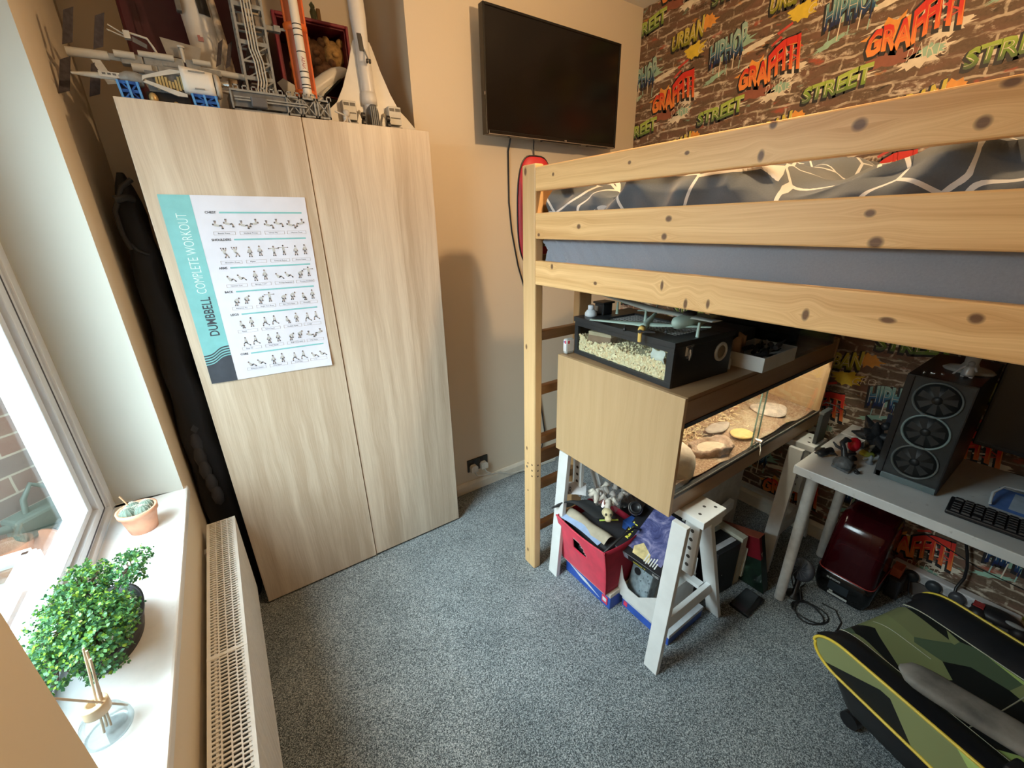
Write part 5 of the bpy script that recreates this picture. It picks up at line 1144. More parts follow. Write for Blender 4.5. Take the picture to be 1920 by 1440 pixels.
mb = MB(); mb.box(x0-.0008, .295, .020, x0+.001, .370, .030, 0); mb.box(x0-.0012, .300, .046, x0+.001, .375, .088, 1); mb.box(x0-.0012, .352, .034, x0, .366, .042, 0)
text(mb, 'ELEGOO', lambda u, v: (x0-.0014, .388-u, .098+v), .0085, 0, .052, offset=.04)
B(mb, 'front_display', [pm((.55, .60, .60), .4), pm((.03, .04, .05), .2)], t, fixn=False)
B(MB().box(2.15, .31, .13, 2.17, .35, .36), 'lift_column', M_grey, t)
t = T('desk_fan', 'small dark round desk fan beside the desk leg', 'fan', (1.885, .455, 0))
B(MB().lathe([(.034, 0), (.034, .006), (.012, .012), (.010, .10)], (1.885, .455, 0), 20), 'foot', M_black, t)
Mf = TR(1.885, .452, .155) @ RZ(-.5) @ RY(-1.15); mb = MB(); mb.lathe([(.050, -.012), (.052, 0), (.048, .012), (.02, .014), (.001, .015)], (0, 0, 0), 26, M=Mf); B(mb, 'head', pm((.045, .05, .065), .5), t)
mb = MB()
for k in range(12): a = 2*PI*k/12; mb.tube([Mf @ Vector((.012*math.cos(a), .012*math.sin(a), .0165)), Mf @ Vector((.046*math.cos(a+.3), .046*math.sin(a+.3), .0145))], .0012, 5)
B(mb, 'grille', pm((.12, .13, .15), .4), t)
B(MB().tube([(1.87, .46, .05), (1.86, .475, .10), (1.885, .485, .12), (1.91, .475, .07), (1.90, .44, .02), (1.87, .42, .006)], .003, 6), 'fan_lead', M_dark, label='thin looped lead in front of the small fan', cat='cable')
loop = [(1.83+.055*math.cos(a/10)+.012*math.sin(a/7), .37+.062*math.sin(a/10)+.008*math.cos(a/6), .0045+.0018*(a//63)) for a in range(0, 150, 4)]
B(MB().tube(loop+[(1.90, .43, .006), (1.95, .455, .006), (1.985, .45, .01)], .0032, 6), 'floor_cable', pm((.012, .013, .015), .5), label='black cable coiled in loops on the carpet by the printer', cat='cable')
B(MB().tube([(1.755, .31, .004), (1.80, .265, .004), (1.89, .27, .004), (1.94, .31, .005), (1.93, .36, .006)], .003, 6), 'second_floor_cable', pm((.012, .013, .015), .5), label='black cable curve lying nearest the camouflage chair on carpet', cat='cable')
# power strip
t = T('power_strip', 'white multi-socket power strip lying against the graffiti wall', 'power strip', (2.355, .04, .012))
st = MB(); st.box(-.022, -.20, 0, .022, .20, .052); Ms = RY(-.45)
B(st, 'body', pm((.62, .60, .60), .4), t, local=True, bevel=.006)
so = MB()
for k in range(5): so.cyl((-.0222, -.15+k*.075, .026), (-.0228, -.15+k*.075, .026), .02, n=18)
B(so, 'socket_outlet', pm((.45, .44, .44), .5), t, local=True)
t.location = (2.355, .04, .07)
B(MB().box(2.332, -.16, 0, 2.376, .24, .069), 'wall_block', pm((.12, .10, .09), .7), label='dark block on the floor carrying the white power strip', cat='block')
for k, (y, c) in enumerate(((.165, (.015, .016, .018)), (.090, (.03, .038, .045)), (.015, (.055, .055, .062)))):
    lab = ('black round plug at the printer end of the power strip', 'black round plug in the middle of the power strip', 'dark grey round plug beside the white adapter in the strip')[k]
    tt = T('strip_plug', lab, 'plug', (2.31, y, .096), 'round black plugs in the power strip')
    B(MB().lathe([(.024, 0), (.026, .006), (.026, .020), (.018, .028), (.001, .029)], (0, 0, 0), 24, M=TR(2.3325, y, .096) @ RY(-PI/2)), 'body', pm(c, .4), tt)
    B(MB().tube([(2.312, y, .082), (2.305, y-.003, .06), (2.30, y-.01, .03), (2.29, y-.02, .006), (2.29, y+.05, .005)], .0038, 6), 'lead', M_black, tt)
t = T('white_adapter', 'white block adapter plugged into the end of the power strip', 'adapter', (2.31, -.065, .07)); B(MB().box(2.285, -.098, .072, 2.3325, -.048, .125), 'adapter', pm((.60, .62, .66), .4), t, bevel=.004)
B(MB().tube([(2.36, .088, .60), (2.36, .080, .40), (2.36, .045, .30), (2.355, .028, .24), (2.36, .022, .18), (2.34, .030, .13), (2.315, .025, .10)], .0055, 8), 'desk_cable', M_black, label='thick black cable hanging down the graffiti wall below the desk', cat='cable')
B(MB().tube([(XG-.004, .19, .29), (XG-.004, .0, .235), (XG-.004, -.16, .225), (XG-.004, -.30, .22)], .0022, 6), 'thin_wall_wire', M_black, label='thin black wire running sideways across the lower graffiti wall', cat='cable')
B(MB().box(2.24, .19, .105, 2.30, .225, .150), 'orange_card', pm((.50, .12, .05), .6), label='little orange card box beside the printer hood', cat='box', bevel=.002)
B(MB().box(2.22, .175, 0, 2.325, .222, .103), 'black_power_brick', M_dark, label='black power brick on the floor beside the printer', cat='power brick', bevel=.006)
rnd = random.Random(77)
t = T('cable_tangle', 'heap of tangled grey cables on the floor behind the chair', 'cables', (2.2, -.13, 0))
for k in range(7):
    pts = []; c = (2.20+rnd.uniform(-.05, .06), -.12+rnd.uniform(-.09, .05)); ph = rnd.random()*6
    for q in range(22): a = ph+q*.42; pts.append((c[0]+(.045+.03*math.sin(q))*math.cos(a), c[1]+(.055+.03*math.cos(q*1.3))*math.sin(a), .012+.010*k+.012*abs(math.sin(q*.9+k))))
    B(MB().tube(pts, .004, 6), 'cable_loop', pm(((.34, .38, .38), (.10, .11, .11), (.42, .43, .42), (.22, .27, .27))[k % 4], .5), t)
t = T('game_controller', 'black handset lying on the cable heap behind the chair', 'handset', (2.26, -.12, .10))
mb = MB(); mb.ball((2.27, -.10, .135), (.045, .075, .025), 18, jit=.02); mb.ball((2.24, -.05, .125), (.030, .028, .028), 12); mb.ball((2.25, -.165, .120), (.03, .03, .028), 12); B(mb, 'body', pm((.014, .012, .014), .5), t)
B(MB().ball((2.245, -.145, .150), (.012, .03, .008), 12), 'grey_grip', pm((.30, .30, .30), .5), t); B(MB().box(2.24, -.06, .155, 2.275, -.03, .160), 'red_panel', pm((.35, .03, .03), .4), t)
# ================================================================ WINDOW SILL
t = T('bonsai_tree', 'bonsai tree with dense small green leaves in a black oval pot', 'plant', (-.383, 1.09, ZS))
mb = MB(); mb.lathe([(.050, 0), (.056, .003), (.060, .02), (.064, .040), (.0655, .042), (.0655, .047), (.068, .049), (.070, .062), (.064, .062), (.061, .050), (.058, .046), (.001, .046)], (-.383, 1.09, ZS), 44, sy=1.72)
B(mb, 'pot', pm((.014, .015, .018), .5, var=.2, spec=.3), t)
rnd = random.Random(12); mb = MB()
for k in range(420):
    a = rnd.random()*6.28; r = math.sqrt(rnd.random()); mb.ball((-.383+.056*r*math.cos(a), 1.09+.097*r*math.sin(a), ZS+.047+rnd.random()*.004), (.004, .0055, .003), 6, m=k % 3)
B(mb, 'gravel', [pm((.42, .36, .29), .9), pm((.28, .24, .20), .9), pm((.56, .50, .42), .9)], t, kind='stuff')
tk = [(-.375, 1.10, ZS+.045), (-.385, 1.085, ZS+.075), (-.372, 1.06, ZS+.105), (-.385, 1.03, ZS+.13), (-.38, 1.0, ZS+.15)]
mb = MB(); mb.tube(tk, [.013, .011, .009, .007, .004], 10); mb.tube([tk[2], (-.345, 1.09, ZS+.13), (-.315, 1.13, ZS+.15)], [.006, .005, .003], 8); mb.tube([tk[3], (-.42, 1.06, ZS+.15), (-.43, 1.11, ZS+.16)], [.005, .004, .002], 8); mb.tube([tk[1], (-.40, .99, ZS+.10)], [.006, .003], 8)
pads = [((-.405, 1.03, ZS+.135), (.062, .10, .045)), ((-.36, .985, ZS+.125), (.055, .085, .040)), ((-.395, 1.11, ZS+.145), (.050, .080, .035)), ((-.318, 1.130, ZS+.150), (.040, .060, .022)), ((-.345, 1.03, ZS+.115), (.045, .055, .030)), ((-.415, .95, ZS+.11), (.045, .065, .035)), ((-.35, .935, ZS+.09), (.035, .045, .022))]
lf = MB()
for k in range(1500):
    c, r = pads[rnd.choices(range(7), (6, 6, 4.5, 2, 2.5, 3, 1))[0]]
    a = rnd.random()*6.28; zz = rnd.uniform(-.5, 1); q = rnd.uniform(.62, 1.06); s_ = math.sqrt(max(0, 1-zz*zz))
    p = Vector((c[0]+r[0]*q*s_*math.cos(a), c[1]+r[1]*q*s_*math.sin(a), c[2]+r[2]*q*zz))
    if p.x < -.462: p.x = -.462+rnd.random()*.03
    d = Vector((math.cos(a)*s_+rnd.uniform(-.4, .4), math.sin(a)*s_+rnd.uniform(-.4, .4), zz*.7+rnd.uniform(-.1, .5))).normalized()
    if k % 6 == 0: mb.tube([Vector(c), (Vector(c)+p)/2+Vector((0, 0, -.008)), p], [.0018, .0014, .0008], 4, cap=False)
    sd = d.orthogonal().normalized(); bn = d.cross(sd)
    for j in range(8):
        an = rnd.random()*6.28; o = (sd*math.cos(an)+bn*math.sin(an)); l = rnd.uniform(.006, .0095); w = l*.36
        b0 = p+d*(rnd.uniform(-.008, .010)); ax = (o*.9+d*.6).normalized(); wv = ax.cross(d if abs(ax.dot(d)) < .95 else o).normalized()
        m = rnd.choices((0, 1, 2), (5, 4, 2 if c[0] < -.35 else .6))[0]
        lf.add([b0, b0+ax*l*.55+wv*w, b0+ax*l, b0+ax*l*.55-wv*w], [(0, 1, 2, 3)], m)
def leafm(name, c):
    n = NT(name); f = n.noise(n.obj(), 90, 2); col = n.mix(f, tuple(q*.75 for q in c), tuple(min(1, q*1.25) for q in c))
    b = n.N('BsdfPrincipled'); n.setin(b, 'Base Color', col); b.inputs['Roughness'].default_value = .42; tr = n.N('BsdfTranslucent'); n.setin(tr, '0', col)
    m = n.N('MixShader'); m.inputs[0].default_value = .25; n.setin(m, '1', b.outputs[0]); n.setin(m, '2', tr.outputs[0]); n.out(m.outputs[0]); return n.mat
B(mb, 'trunk', pm((.16, .11, .075), .85, var=.3, scale=60, bump=.4), t)
B(lf, 'foliage', [leafm('leaf_green', (.10, .26, .075)), leafm('leaf_dark', (.05, .16, .075)), leafm('leaf_bright', (.26, .46, .05))], t, kind='stuff', fixn=False)
# cactus
t = flower_pot('cactus_pot', 'small terracotta pot of round cacti at the far end of sill', (-.368, 1.545, ZS), .050, .078, pm((.66, .33, .21), .75, var=.12, scale=30, bump=.08), .006)
t['category'] = 'plant pot'
B(MB().lathe([(.040, .060), (.035, .064), (.001, .066)], (0, 0, 0), 20), 'soil', pm((.20, .15, .10), .9), t, local=True)
rnd = random.Random(2)
for k, (dx, dy, r) in enumerate(((-.020, -.012, .021), (.016, -.018, .020), (.022, .014, .019), (-.012, .022, .019), (.0, .0, .016))):
    mb = MB(); n = 36
    vs = []; fs = []
    for i in range(13):
        th = PI*i/12
        for j in range(n): a = 2*PI*j/n; q = 1+.06*math.cos(a*12); vs.append((dx+r*q*math.sin(th)*math.cos(a), dy+r*q*math.sin(th)*math.sin(a), .070+r*.95*math.cos(th)))
    for i in range(12):
        for j in range(n): fs.append((i*n+j, (i+1)*n+j, (i+1)*n+(j+1) % n, i*n+(j+1) % n))
    mb.add(vs, fs, 0, True)
    for q in range(110):
        a = 2*PI*(q % 12)/12; th = .12+1.5*(q//12)/9; d = Vector((math.sin(th)*math.cos(a), math.sin(th)*math.sin(a), math.cos(th))); c = Vector((dx, dy, .070))+d*r*1.05
        mb.tube([c, c+d*.0022], [.0009, .0003], 4, 1, cap=False)
    B(mb, 'cactus', [pm((.13, .19, .155), .7), pm((.62, .62, .54), .7)], t, local=True)
B(MB().tube([(-.012, .012, .066), (-.024, .024, .095), (-.034, .034, .115)], [.0025, .0022, .0028], 8), 'dry_stick', pm((.38, .22, .12), .8), t, local=True)
# reed diffuser
t = T('reed_diffuser', 'clear glass reed diffuser with a wooden collar on the sill', 'diffuser', (-.358, .848, ZS))
M_dg = glassy('diffuser_glass', (.87, .905, .915), .12, .05, (.62, .68, .70), 2.0, .75)
B(MB().lathe([(.030, 0), (.036, .002), (.039, .010), (.038, .022), (.030, .042), (.018, .056), (.015, .062)], (0, 0, 0), 36), 'bottle', M_dg, t, local=True)
mb = MB(); mb.lathe([(.0165, .056), (.0195, .057), (.0200, .060), (.0200, .078), (.0190, .080), (.0100, .080), (.0095, .077), (.0095, .058)], (0, 0, 0), 32); B(mb, 'collar', pm((.66, .52, .35), .35, var=.08), t, local=True)
M_reed = pm((.66, .52, .38), .7, var=.15)
for a, b in (((-.004, -.006, .008), (.020, .006, .200)), ((.004, .004, .008), (.026, -.004, .200)), ((-.002, .006, .008), (.030, -.016, .190)), ((.028, .024, .016), (-.010, -.062, .185))):
    B(MB().cyl(a, b, .0019, n=8), 'reed', M_reed, t, local=True)
# ================================================================ MODELS ON TOP OF THE WARDROBE
ZW = 2.010
M_lg = pm((.25, .26, .26), .4, var=.2, scale=60); M_dg2 = pm((.13, .135, .14), .4, var=.2, scale=60); M_lw = pm((.52, .52, .49), .4, var=.08); M_tan = pm((.50, .44, .36), .4)
M_sol = pm((.060, .052, .058), .7, var=.3, scale=90, spec=.2)
def part(mb, name, mat, par, **k): return B(mb, name, mat, par, **k)
# space station
t = T('model_space_station', 'grey model space station with dark upright solar panels behind the shuttle', 'model', (0, 1.99, ZW))
y = 1.985
part(MB().cyl((-.226, y, 2.142), (-.13, y, 2.145), .012, n=14).cyl((-.13, y, 2.145), (.0, y, 2.140), .009, n=12).cyl((.10, y, 2.145), (.235, y, 2.140), .010, n=12).cyl((.235, y, 2.140), (.25, y, 2.138), .006, n=12), 'truss', M_lw, t)
mb = MB()
for xx, zz, w, h, d in ((-.075, 2.142, .055, .030, .034), (-.02, 2.146, .05, .026, .03), (.03, 2.150, .06, .028, .034), (.085, 2.148, .04, .034, .03), (-.045, 2.125, .06, .020, .03), (.03, 2.126, .09, .022, .03), (.13, 2.138, .06, .018, .026)): mb.box(xx-w/2, y-d/2, zz-h/2, xx+w/2, y+d/2, zz+h/2)
part(mb, 'module_block', M_lg, t, bevel=.003)
mb = MB()
for xx, zz, r in ((-.09, 2.150, .010), (-.03, 2.160, .008), (.01, 2.160, .009), (.11, 2.160, .008), (-.055, 2.120, .012)): mb.cyl((xx-.025, y-.018, zz), (xx+.025, y-.018, zz), r, n=12)
part(mb, 'white_module', M_lw, t)
def panel_(cx, cz, w, h, ang, yy=y, lean=.006, sh=.32):
    mb = MB(); dx, dy = w/2*math.cos(ang), w/2*math.sin(ang); ax = cx+sh*(cz-h/2-2.135); bx = cx+sh*(cz+h/2-2.135)
    mb.ext([(ax-dx, yy-dy, cz-h/2-lean), (ax+dx, yy+dy, cz-h/2+lean), (bx+dx, yy+dy, cz+h/2+lean*1.6), (bx-dx, yy-dy, cz+h/2-lean)], (.0015*math.sin(ang), -.003*math.cos(ang), 0))
    part(mb, 'solar_panel', M_sol, t)
for cx in (-.226, -.158): panel_(cx, 2.205, .026, .086, .35); panel_(cx-.003, 2.078, .028, .088, .35)
for cx in (.148, .176): panel_(cx, 2.200, .018, .072, .5)
for cx in (.232, .258): panel_(cx, 2.205, .020, .09, .6); panel_(cx-.014, 2.085, .020, .10, .6)
part(MB().ext([(.02, y+.01, 2.175), (.105, y+.01, 2.168), (.12, y+.01, 2.21), (.012, y+.01, 2.222)], (0, .004, 0)), 'radiator_panel', pm((.27, .25, .22), .5), t)
part(MB().cyl((.062, y-.01, 2.155), (.062, y-.01, 2.195), .005, n=10).cyl((.062, y-.01, 2.195), (.062, y-.01, 2.200), .010, n=12), 'antenna', M_lw, t)
part(MB().tube([(.0, y-.01, 2.155), (-.012, y-.01, 2.185), (-.022, y-.01, 2.205), (-.060, y-.01, 2.212), (-.075, y-.01, 2.208)], .0032, 8).box(-.078, y-.02, 2.195, -.062, y, 2.215).tube([(-.075, y-.01, 2.205), (-.11, y-.01, 2.225)], .002, 6).tube([(-.075, y-.012, 2.198), (-.115, y-.01, 2.212)], .002, 6), 'robot_arm', M_lw, t)
part(MB().ext([(-.06, y-.02, 2.188), (-.028, y-.02, 2.175), (-.026, y-.02, 2.186), (-.058, y-.02, 2.202)], (0, .003, 0)), 'arm_panel', M_dg2, t)
mb = MB()
for xx in (-.175, -.075): mb.ext([(xx, y-.004, 2.130), (xx+.022, y-.004, 2.130), (xx+.045, y-.004, 2.072), (xx+.022, y-.004, 2.068)], (0, .003, 0))
part(mb, 'white_radiator', M_lw, t)
part(MB().cyl((-.02, y, ZW), (-.02, y, 2.12), .008, n=10).box(-.07, y-.03, ZW, .03, y+.03, ZW+.006), 'display_foot', M_black, t)
# shuttle with open bay, on blue stands
t = T('model_shuttle', 'white model spacecraft with open cargo bay held on blue stands', 'model', (-.03, 1.905, ZW))
yy = 1.905
part(MB().tube([(-.222, yy, 2.070), (-.18, yy, 2.071), (-.12, yy, 2.074)], [.003, .007, .010], 12).box(-.16, yy-.011, 2.068, -.112, yy+.011, 2.082), 'nose_boom', M_lw, t)
part(MB().box(-.152, yy-.0118, 2.074, -.144, yy-.010, 2.079).box(-.140, yy-.0118, 2.074, -.132, yy-.010, 2.079).box(-.128, yy-.0118, 2.074, -.120, yy-.010, 2.079), 'windows', M_dg2, t)
part(MB().tube([(-.115, yy, 2.072), (-.095, yy, 2.075), (-.075, yy, 2.073), (-.058, yy, 2.070)], [.012, .018, .020, .016], 14), 'nose_section', M_lg, t)
mb = MB(); mb.ext([(-.062, yy-.02, 2.068), (-.058, yy-.02, 2.082), (.015, yy-.022, 2.108), (.04, yy-.022, 2.108), (.04, yy-.022, 2.102), (-.052, yy-.02, 2.076)], (0, .006, 0)); mb.ext([(-.060, yy-.026, 2.064), (.02, yy-.03, 2.036), (.045, yy-.03, 2.036), (.045, yy-.03, 2.044), (-.05, yy-.026, 2.070)], (0, .008, 0))
part(mb, 'bay_door', M_lw, t)
mb = MB(); mb.box(-.05, yy-.01, 2.045, .048, yy+.02, 2.10); part(mb, 'cargo_bay', M_dg2, t)
mb = MB(); rnd = random.Random(6)
for k in range(9): xx = -.025+.008*k; mb.box(xx-.003, yy-.018, 2.050+.004*(k % 3), xx+.003, yy-.01, 2.085+.01*math.sin(k))
part(mb, 'cargo', pm((.42, .33, .15), .4), t)
fus = MB(); n = 20; cx0, cx1 = .040, .128; vs = []; fs = []
for i in range(7):
    u = i/6; xx = cx0+(cx1-cx0)*u; r = .040-.003*u
    for j in range(n): a = 2*PI*j/n; vs.append((xx+.012*math.cos(a)*u*.3, yy+.030*math.cos(a), 2.088+r*math.sin(a)-.006*u))
for i in range(6):
    for j in range(n): fs.append((i*n+j, i*n+(j+1) % n, (i+1)*n+(j+1) % n, (i+1)*n+j))
fs += [tuple(range(n)), tuple(range(6*n, 7*n))]; fus.add(vs, fs, 0, True); part(fus, 'fuselage', pm((.76, .75, .72), .35, var=.03), t)
part(MB().box(.062, yy-.0315, 2.108, .106, yy-.0270, 2.111).box(.070, yy-.0300, 2.062, .096, yy-.026, 2.065), 'name_stripe', M_lg, t)
part(MB().lathe([(.034, 0), (.036, .008), (.030, .016), (.012, .018)], (0, 0, 0), 20, M=TR(.128, yy, 2.082) @ RY(PI/2)), 'engine_plate', M_tan, t)
part(MB().cyl((.145, yy-.01, 2.090), (.168, yy-.012, 2.090), .006, .010, 14).cyl((.145, yy+.01, 2.075), (.165, yy+.01, 2.075), .006, .009, 14), 'engine', M_chrome, t)
M_bl = glassy('clear_blue_plastic', (.05, .16, .62), .25, .1); n_ = NT('blue_plastic_stand'); n_.bsdf(n_.ramp(n_.noise(n_.obj(), 60, 3), [(.3, (.010, .045, .22)), (.7, (.03, .17, .62))]), .2); M_bs = n_.mat
def stand(x0, x1, zt):
    mb = MB()
    for xx in (x0, (x0+x1)/2, x1): mb.bar((xx, yy-.0215, ZW), (xx-.004, yy-.0215, zt), .006, .006, m=1); mb.bar((xx, yy+.02, ZW), (xx-.004, yy+.02, zt), .007, .007)
    for zz in (ZW+.006, (ZW+zt)/2, zt-.004): mb.box(x0-.004, yy-.023, zz-.004, x1+.002, yy-.017, zz+.004); mb.box(x0-.004, yy+.017, zz-.004, x1+.002, yy+.023, zz+.004)
    mb.bar((x0, yy-.02, ZW), (x1, yy-.02, zt), .004, .004); mb.bar((x1, yy-.02, ZW), (x0, yy-.02, zt), .004, .004); mb.box(x0, yy-.010, ZW, x1, yy+.016, zt-.006, 2)
    part(mb, 'blue_stand', [M_bs, pm((.10, .34, .80), .25), pm((.006, .02, .09), .4)], t)
stand(-.118, -.072, 2.062); stand(.062, .125, 2.050)
part(MB().ball((-.045, yy-.01, ZW+.016), (.012, .012, .016), 12).ball((.01, yy, ZW+.008), .008, 10), 'gold_wheel', pm((.55, .38, .16), .35, .3), t); part(MB().box(-.06, yy-.03, ZW, .13, yy+.03, ZW+.004).box(-.06, yy, ZW+.004, .05, yy+.02, 2.045), 'base_plate', M_black, t)
# red crates at the back
M_crate = pm((.12, .005, .016), .45, var=.15); M_crd = pm((.04, .004, .008), .6)
def crate(name, label, x0, x1, y0, y1, z0, z1, lip=.012):
    t = T(name, label, 'crate', ((x0+x1)/2, (y0+y1)/2, z0), 'red crates on the wardrobe'); mb = MB(); th = .006
    mb.box(x0, y0, z0, x0+th, y1, z1); mb.box(x1-th, y0, z0, x1, y1, z1); mb.box(x0+th, y0, z0, x1-th, y1, z0+th); mb.box(x0+th, y0, z1-th, x1-th, y1, z1); mb.box(x0+th, y1-th, z0+th, x1-th, y1, z1-th)
    part(mb, 'crate_walls', M_crate, t, bevel=.002)
    mb = MB(); mb.box(x0-lip, y0-.012, z0, x0, y0+.015, z1+lip); mb.box(x1, y0-.012, z0, x1+lip, y0+.015, z1+lip); mb.box(x0, y0-.012, z1, x1, y0+.015, z1+lip); part(mb, 'rim', pm((.20, .010, .026), .4), t, bevel=.003); return t
t = T('red_crate', 'tall dark red plastic crate standing at the back left of the wardrobe top', 'crate', (.11, 2.40, ZW), 'red crates on the wardrobe')
part(MB().box(-.085, 2.25, ZW, .315, 2.54, 2.74), 'crate_walls', pm((.055, .003, .012), .5, var=.2, scale=8), t, bevel=.01); part(MB().box(-.095, 2.24, 2.72, .325, 2.55, 2.755), 'rim', M_crate, t, bevel=.004)
mb = MB()
for xx in (-.04, .11, .27): mb.box(xx-.008, 2.244, ZW+.05, xx+.008, 2.25, 2.72)
part(mb, 'rib', pm((.048, .003, .010), .5), t)
crate('red_crate', 'open red crate on its side full of brown soft toys', .415, .690, 2.26, 2.53, ZW+.17, 2.445)
part(MB().box(.40, 2.26, ZW, .71, 2.54, ZW+.168), 'storage_box', M_dark, None, label='dark box under the open red crate on the wardrobe', cat='box')
for k, (x, z, r, c) in enumerate(((.565, 2.36, .052, (.24, .12, .05)), (.645, 2.365, .055, (.36, .21, .07)), (.60, 2.29, .05, (.26, .13, .06)), (.495, 2.26, .045, (.42, .22, .08)))):
    lab = ('dark brown furry soft toy in the middle of the red crate', 'golden brown soft toy at the right side of red crate', 'brown soft toy low in the red crate behind white shuttle', 'tan soft toy at the left of the red crate by the rocket')[k]
    tt = T('soft_toy', lab, 'soft toy', (x, 2.34, z-r), 'soft toys in the red crate'); mb = MB(); mb.ball((x, 2.34, z), (r, r*.9, r), 18, jit=.06); part(mb, 'body', pm(c, .95, var=.35, scale=60, bump=.6), tt)
    part(MB().ball((x-.03, 2.31, z+r*.75), .018, 10, jit=.05).ball((x+.03, 2.31, z+r*.75), .018, 10, jit=.05), 'ears', pm(c, .95, var=.35, scale=60, bump=.6), tt); part(MB().ball((x, 2.34-r*.9, z-.008), (.016, .014, .012), 10), 'snout', pm(tuple(q*1.3 for q in c), .9), tt)
t = T('toy_soldier', 'tiny green and tan figure standing on the red crate', 'figure', (.585, 2.30, 2.457))
part(MB().lathe([(.014, 0), (.014, .004), (.010, .01), (.014, .04), (.009, .052)], (.578, 2.30, 2.457), 12).tube([(.578, 2.29, 2.50), (.565, 2.285, 2.515), (.575, 2.285, 2.525)], .004, 6).ball((.578, 2.30, 2.517), .010, 10), 'body', pm((.14, .15, .06), .6), t); part(MB().box(.592, 2.295, 2.457, .608, 2.31, 2.515), 'cape', pm((.36, .19, .06), .6), t, bevel=.004)
# tall white orbiter
t = T('white_rocket_body', 'tall white model rocket body with a black patch in front of red crate', 'model', (.14, 2.13, ZW))
part(MB().tube([(.155, 2.13, ZW), (.15, 2.13, 2.14), (.142, 2.13, 2.30), (.130, 2.13, 2.46), (.12, 2.13, 2.60), (.115, 2.13, 2.68)], [.040, .046, .048, .050, .044, .015], 24), 'fuselage', pm((.66, .64, .60), .4, var=.04), t)
part(MB().grid(lambda u, v: (.1335+.0525*math.sin(.1+u*.75)+.010*(1-v)-.006, 2.13-.0525*math.cos(.1+u*.75), 2.335+.12*v), 8, 6), 'black_window', M_black, t)
part(MB().box(.122, 2.080, 2.255, .138, 2.0835, 2.268).box(.122, 2.080, 2.268, .130, 2.0835, 2.272), 'flag', pm((.36, .16, .16), .5), t)
part(MB().tube([(.208, 2.115, ZW), (.203, 2.115, 2.2), (.19, 2.115, 2.36), (.178, 2.115, 2.5)], [.014, .016, .014, .010], 10), 'side_cladding', pm((.46, .37, .27), .7, var=.35, scale=60, bump=.5), t); part(MB().box(.08, 2.07, 2.33, .095, 2.10, 2.38), 'side_block', M_dg2, t, bevel=.002)
# launch tower and rocket
t = T('launch_tower', 'grey lattice model launch tower on a long platform with orange rocket', 'model', (.33, 1.96, ZW))
mb = MB(); y0, y1 = 1.884, 2.02; x0, x1 = .165, .485; zt = 2.080
mb.box(x0, y0+.004, ZW+.020, .335, y1, zt-.004); mb.box(.335, y0+.02, ZW+.014, x1-.004, y1, zt-.006); part(mb, 'platform_core', M_dg2, t)
mb = MB()
for a, b in ((.335, .380), (.386, .432), (.438, .483)):
    for s_ in ((a, b), ): mb.box(a, y0-.002, ZW+.010, a+.005, y0+.006, zt); mb.box(b-.005, y0-.002, ZW+.010, b, y0+.006, zt); mb.box(a, y0-.002, ZW+.010, b, y0+.006, ZW+.015); mb.box(a, y0-.002, zt-.005, b, y0+.006, zt); mb.bar((a, y0, ZW+.012), (b, y0, zt-.003), .003, .004, (0, 1, 0)); mb.bar((b, y0, ZW+.012), (a, y0, zt-.003), .003, .004, (0, 1, 0))
mb.box(x0, y0-.003, zt-.006, .335, y0+.006, zt); mb.box(x0, y0-.002, ZW+.006, .335, y0+.004, ZW+.012); mb.box(x0, y0-.002, ZW+.006, x0+.005, y0+.004, zt)
for zz in (ZW+.036, ZW+.044): mb.box(.27, y0-.010, zz, .40, y0-.006, zz+.004); mb.box(.175, y0-.010, zz, .222, y0-.006, zz+.004)
part(mb, 'platform_frame', M_lg, t)
mb = MB()
for k in range(12): xx = x0+.012+k*.027; mb.box(xx, y0+.002, zt, xx+.003, y0+.006, zt+.014); mb.box(xx+.014, y0+.002, zt, xx+.017, y0+.006, zt+.014); mb.box(xx, y0+.002, zt+.010, xx+.017, y0+.006, zt+.014)
part(mb, 'railing', M_lg, t); part(MB().box(.222, y0-.012, ZW+.02, .272, y0, ZW+.052), 'control_cabin', pm((.10, .105, .12), .4), t, bevel=.004)
mb = MB()
for xx in (.18, .24, .32, .40, .46): mb.box(xx, y0+.02, ZW, xx+.014, y0+.05, ZW+.02); mb.box(xx, y1-.03, ZW, xx+.014, y1-.006, ZW+.02)
part(mb, 'platform_foot', M_dg2, t)
ty0, ty1, tx0, tx1 = 1.955, 2.015, .232, .318; H1 = 2.70
mb = MB()
for xx, yy2 in ((tx0, ty0), (tx1, ty0), (tx0, ty1), (tx1, ty1)): mb.bar((xx-.002 if xx < .3 else xx, yy2, zt), (xx+.010, yy2, H1), .007, .007)
lev = [zt+.052*k for k in range(13)]
for k, zz in enumerate(lev):
    o = .010*(zz-zt)/(H1-zt)
    mb.box(tx0+o, ty0-.003, zz-.003, tx1+o, ty0+.003, zz+.003+(.006 if k % 2 else 0)); mb.box(tx0+o, ty1-.003, zz-.003, tx1+o, ty1+.003, zz+.003); mb.box(tx0+o-.003, ty0, zz-.003, tx0+o+.003, ty1, zz+.003); mb.box(tx1+o-.003, ty0, zz-.003, tx1+o+.003, ty1, zz+.003)
    if k < 12:
        z2 = lev[k+1]
        if k < 3: mb.bar((tx0+o, ty0, zz), (tx1+o, ty0, z2), .004, .004, (0, 1, 0))
        mb.bar((tx0+o, ty1, zz), (tx1+o, ty1, z2), .004, .004, (0, 1, 0)); mb.bar((tx1+o, ty0, zz), (tx1+o, ty1, z2), .004, .004, (1, 0, 0)); mb.bar((tx0+o, ty1, zz), (tx0+o, ty0, z2), .004, .004, (1, 0, 0))
part(mb, 'lattice_frame', M_lg, t)
mb = MB()
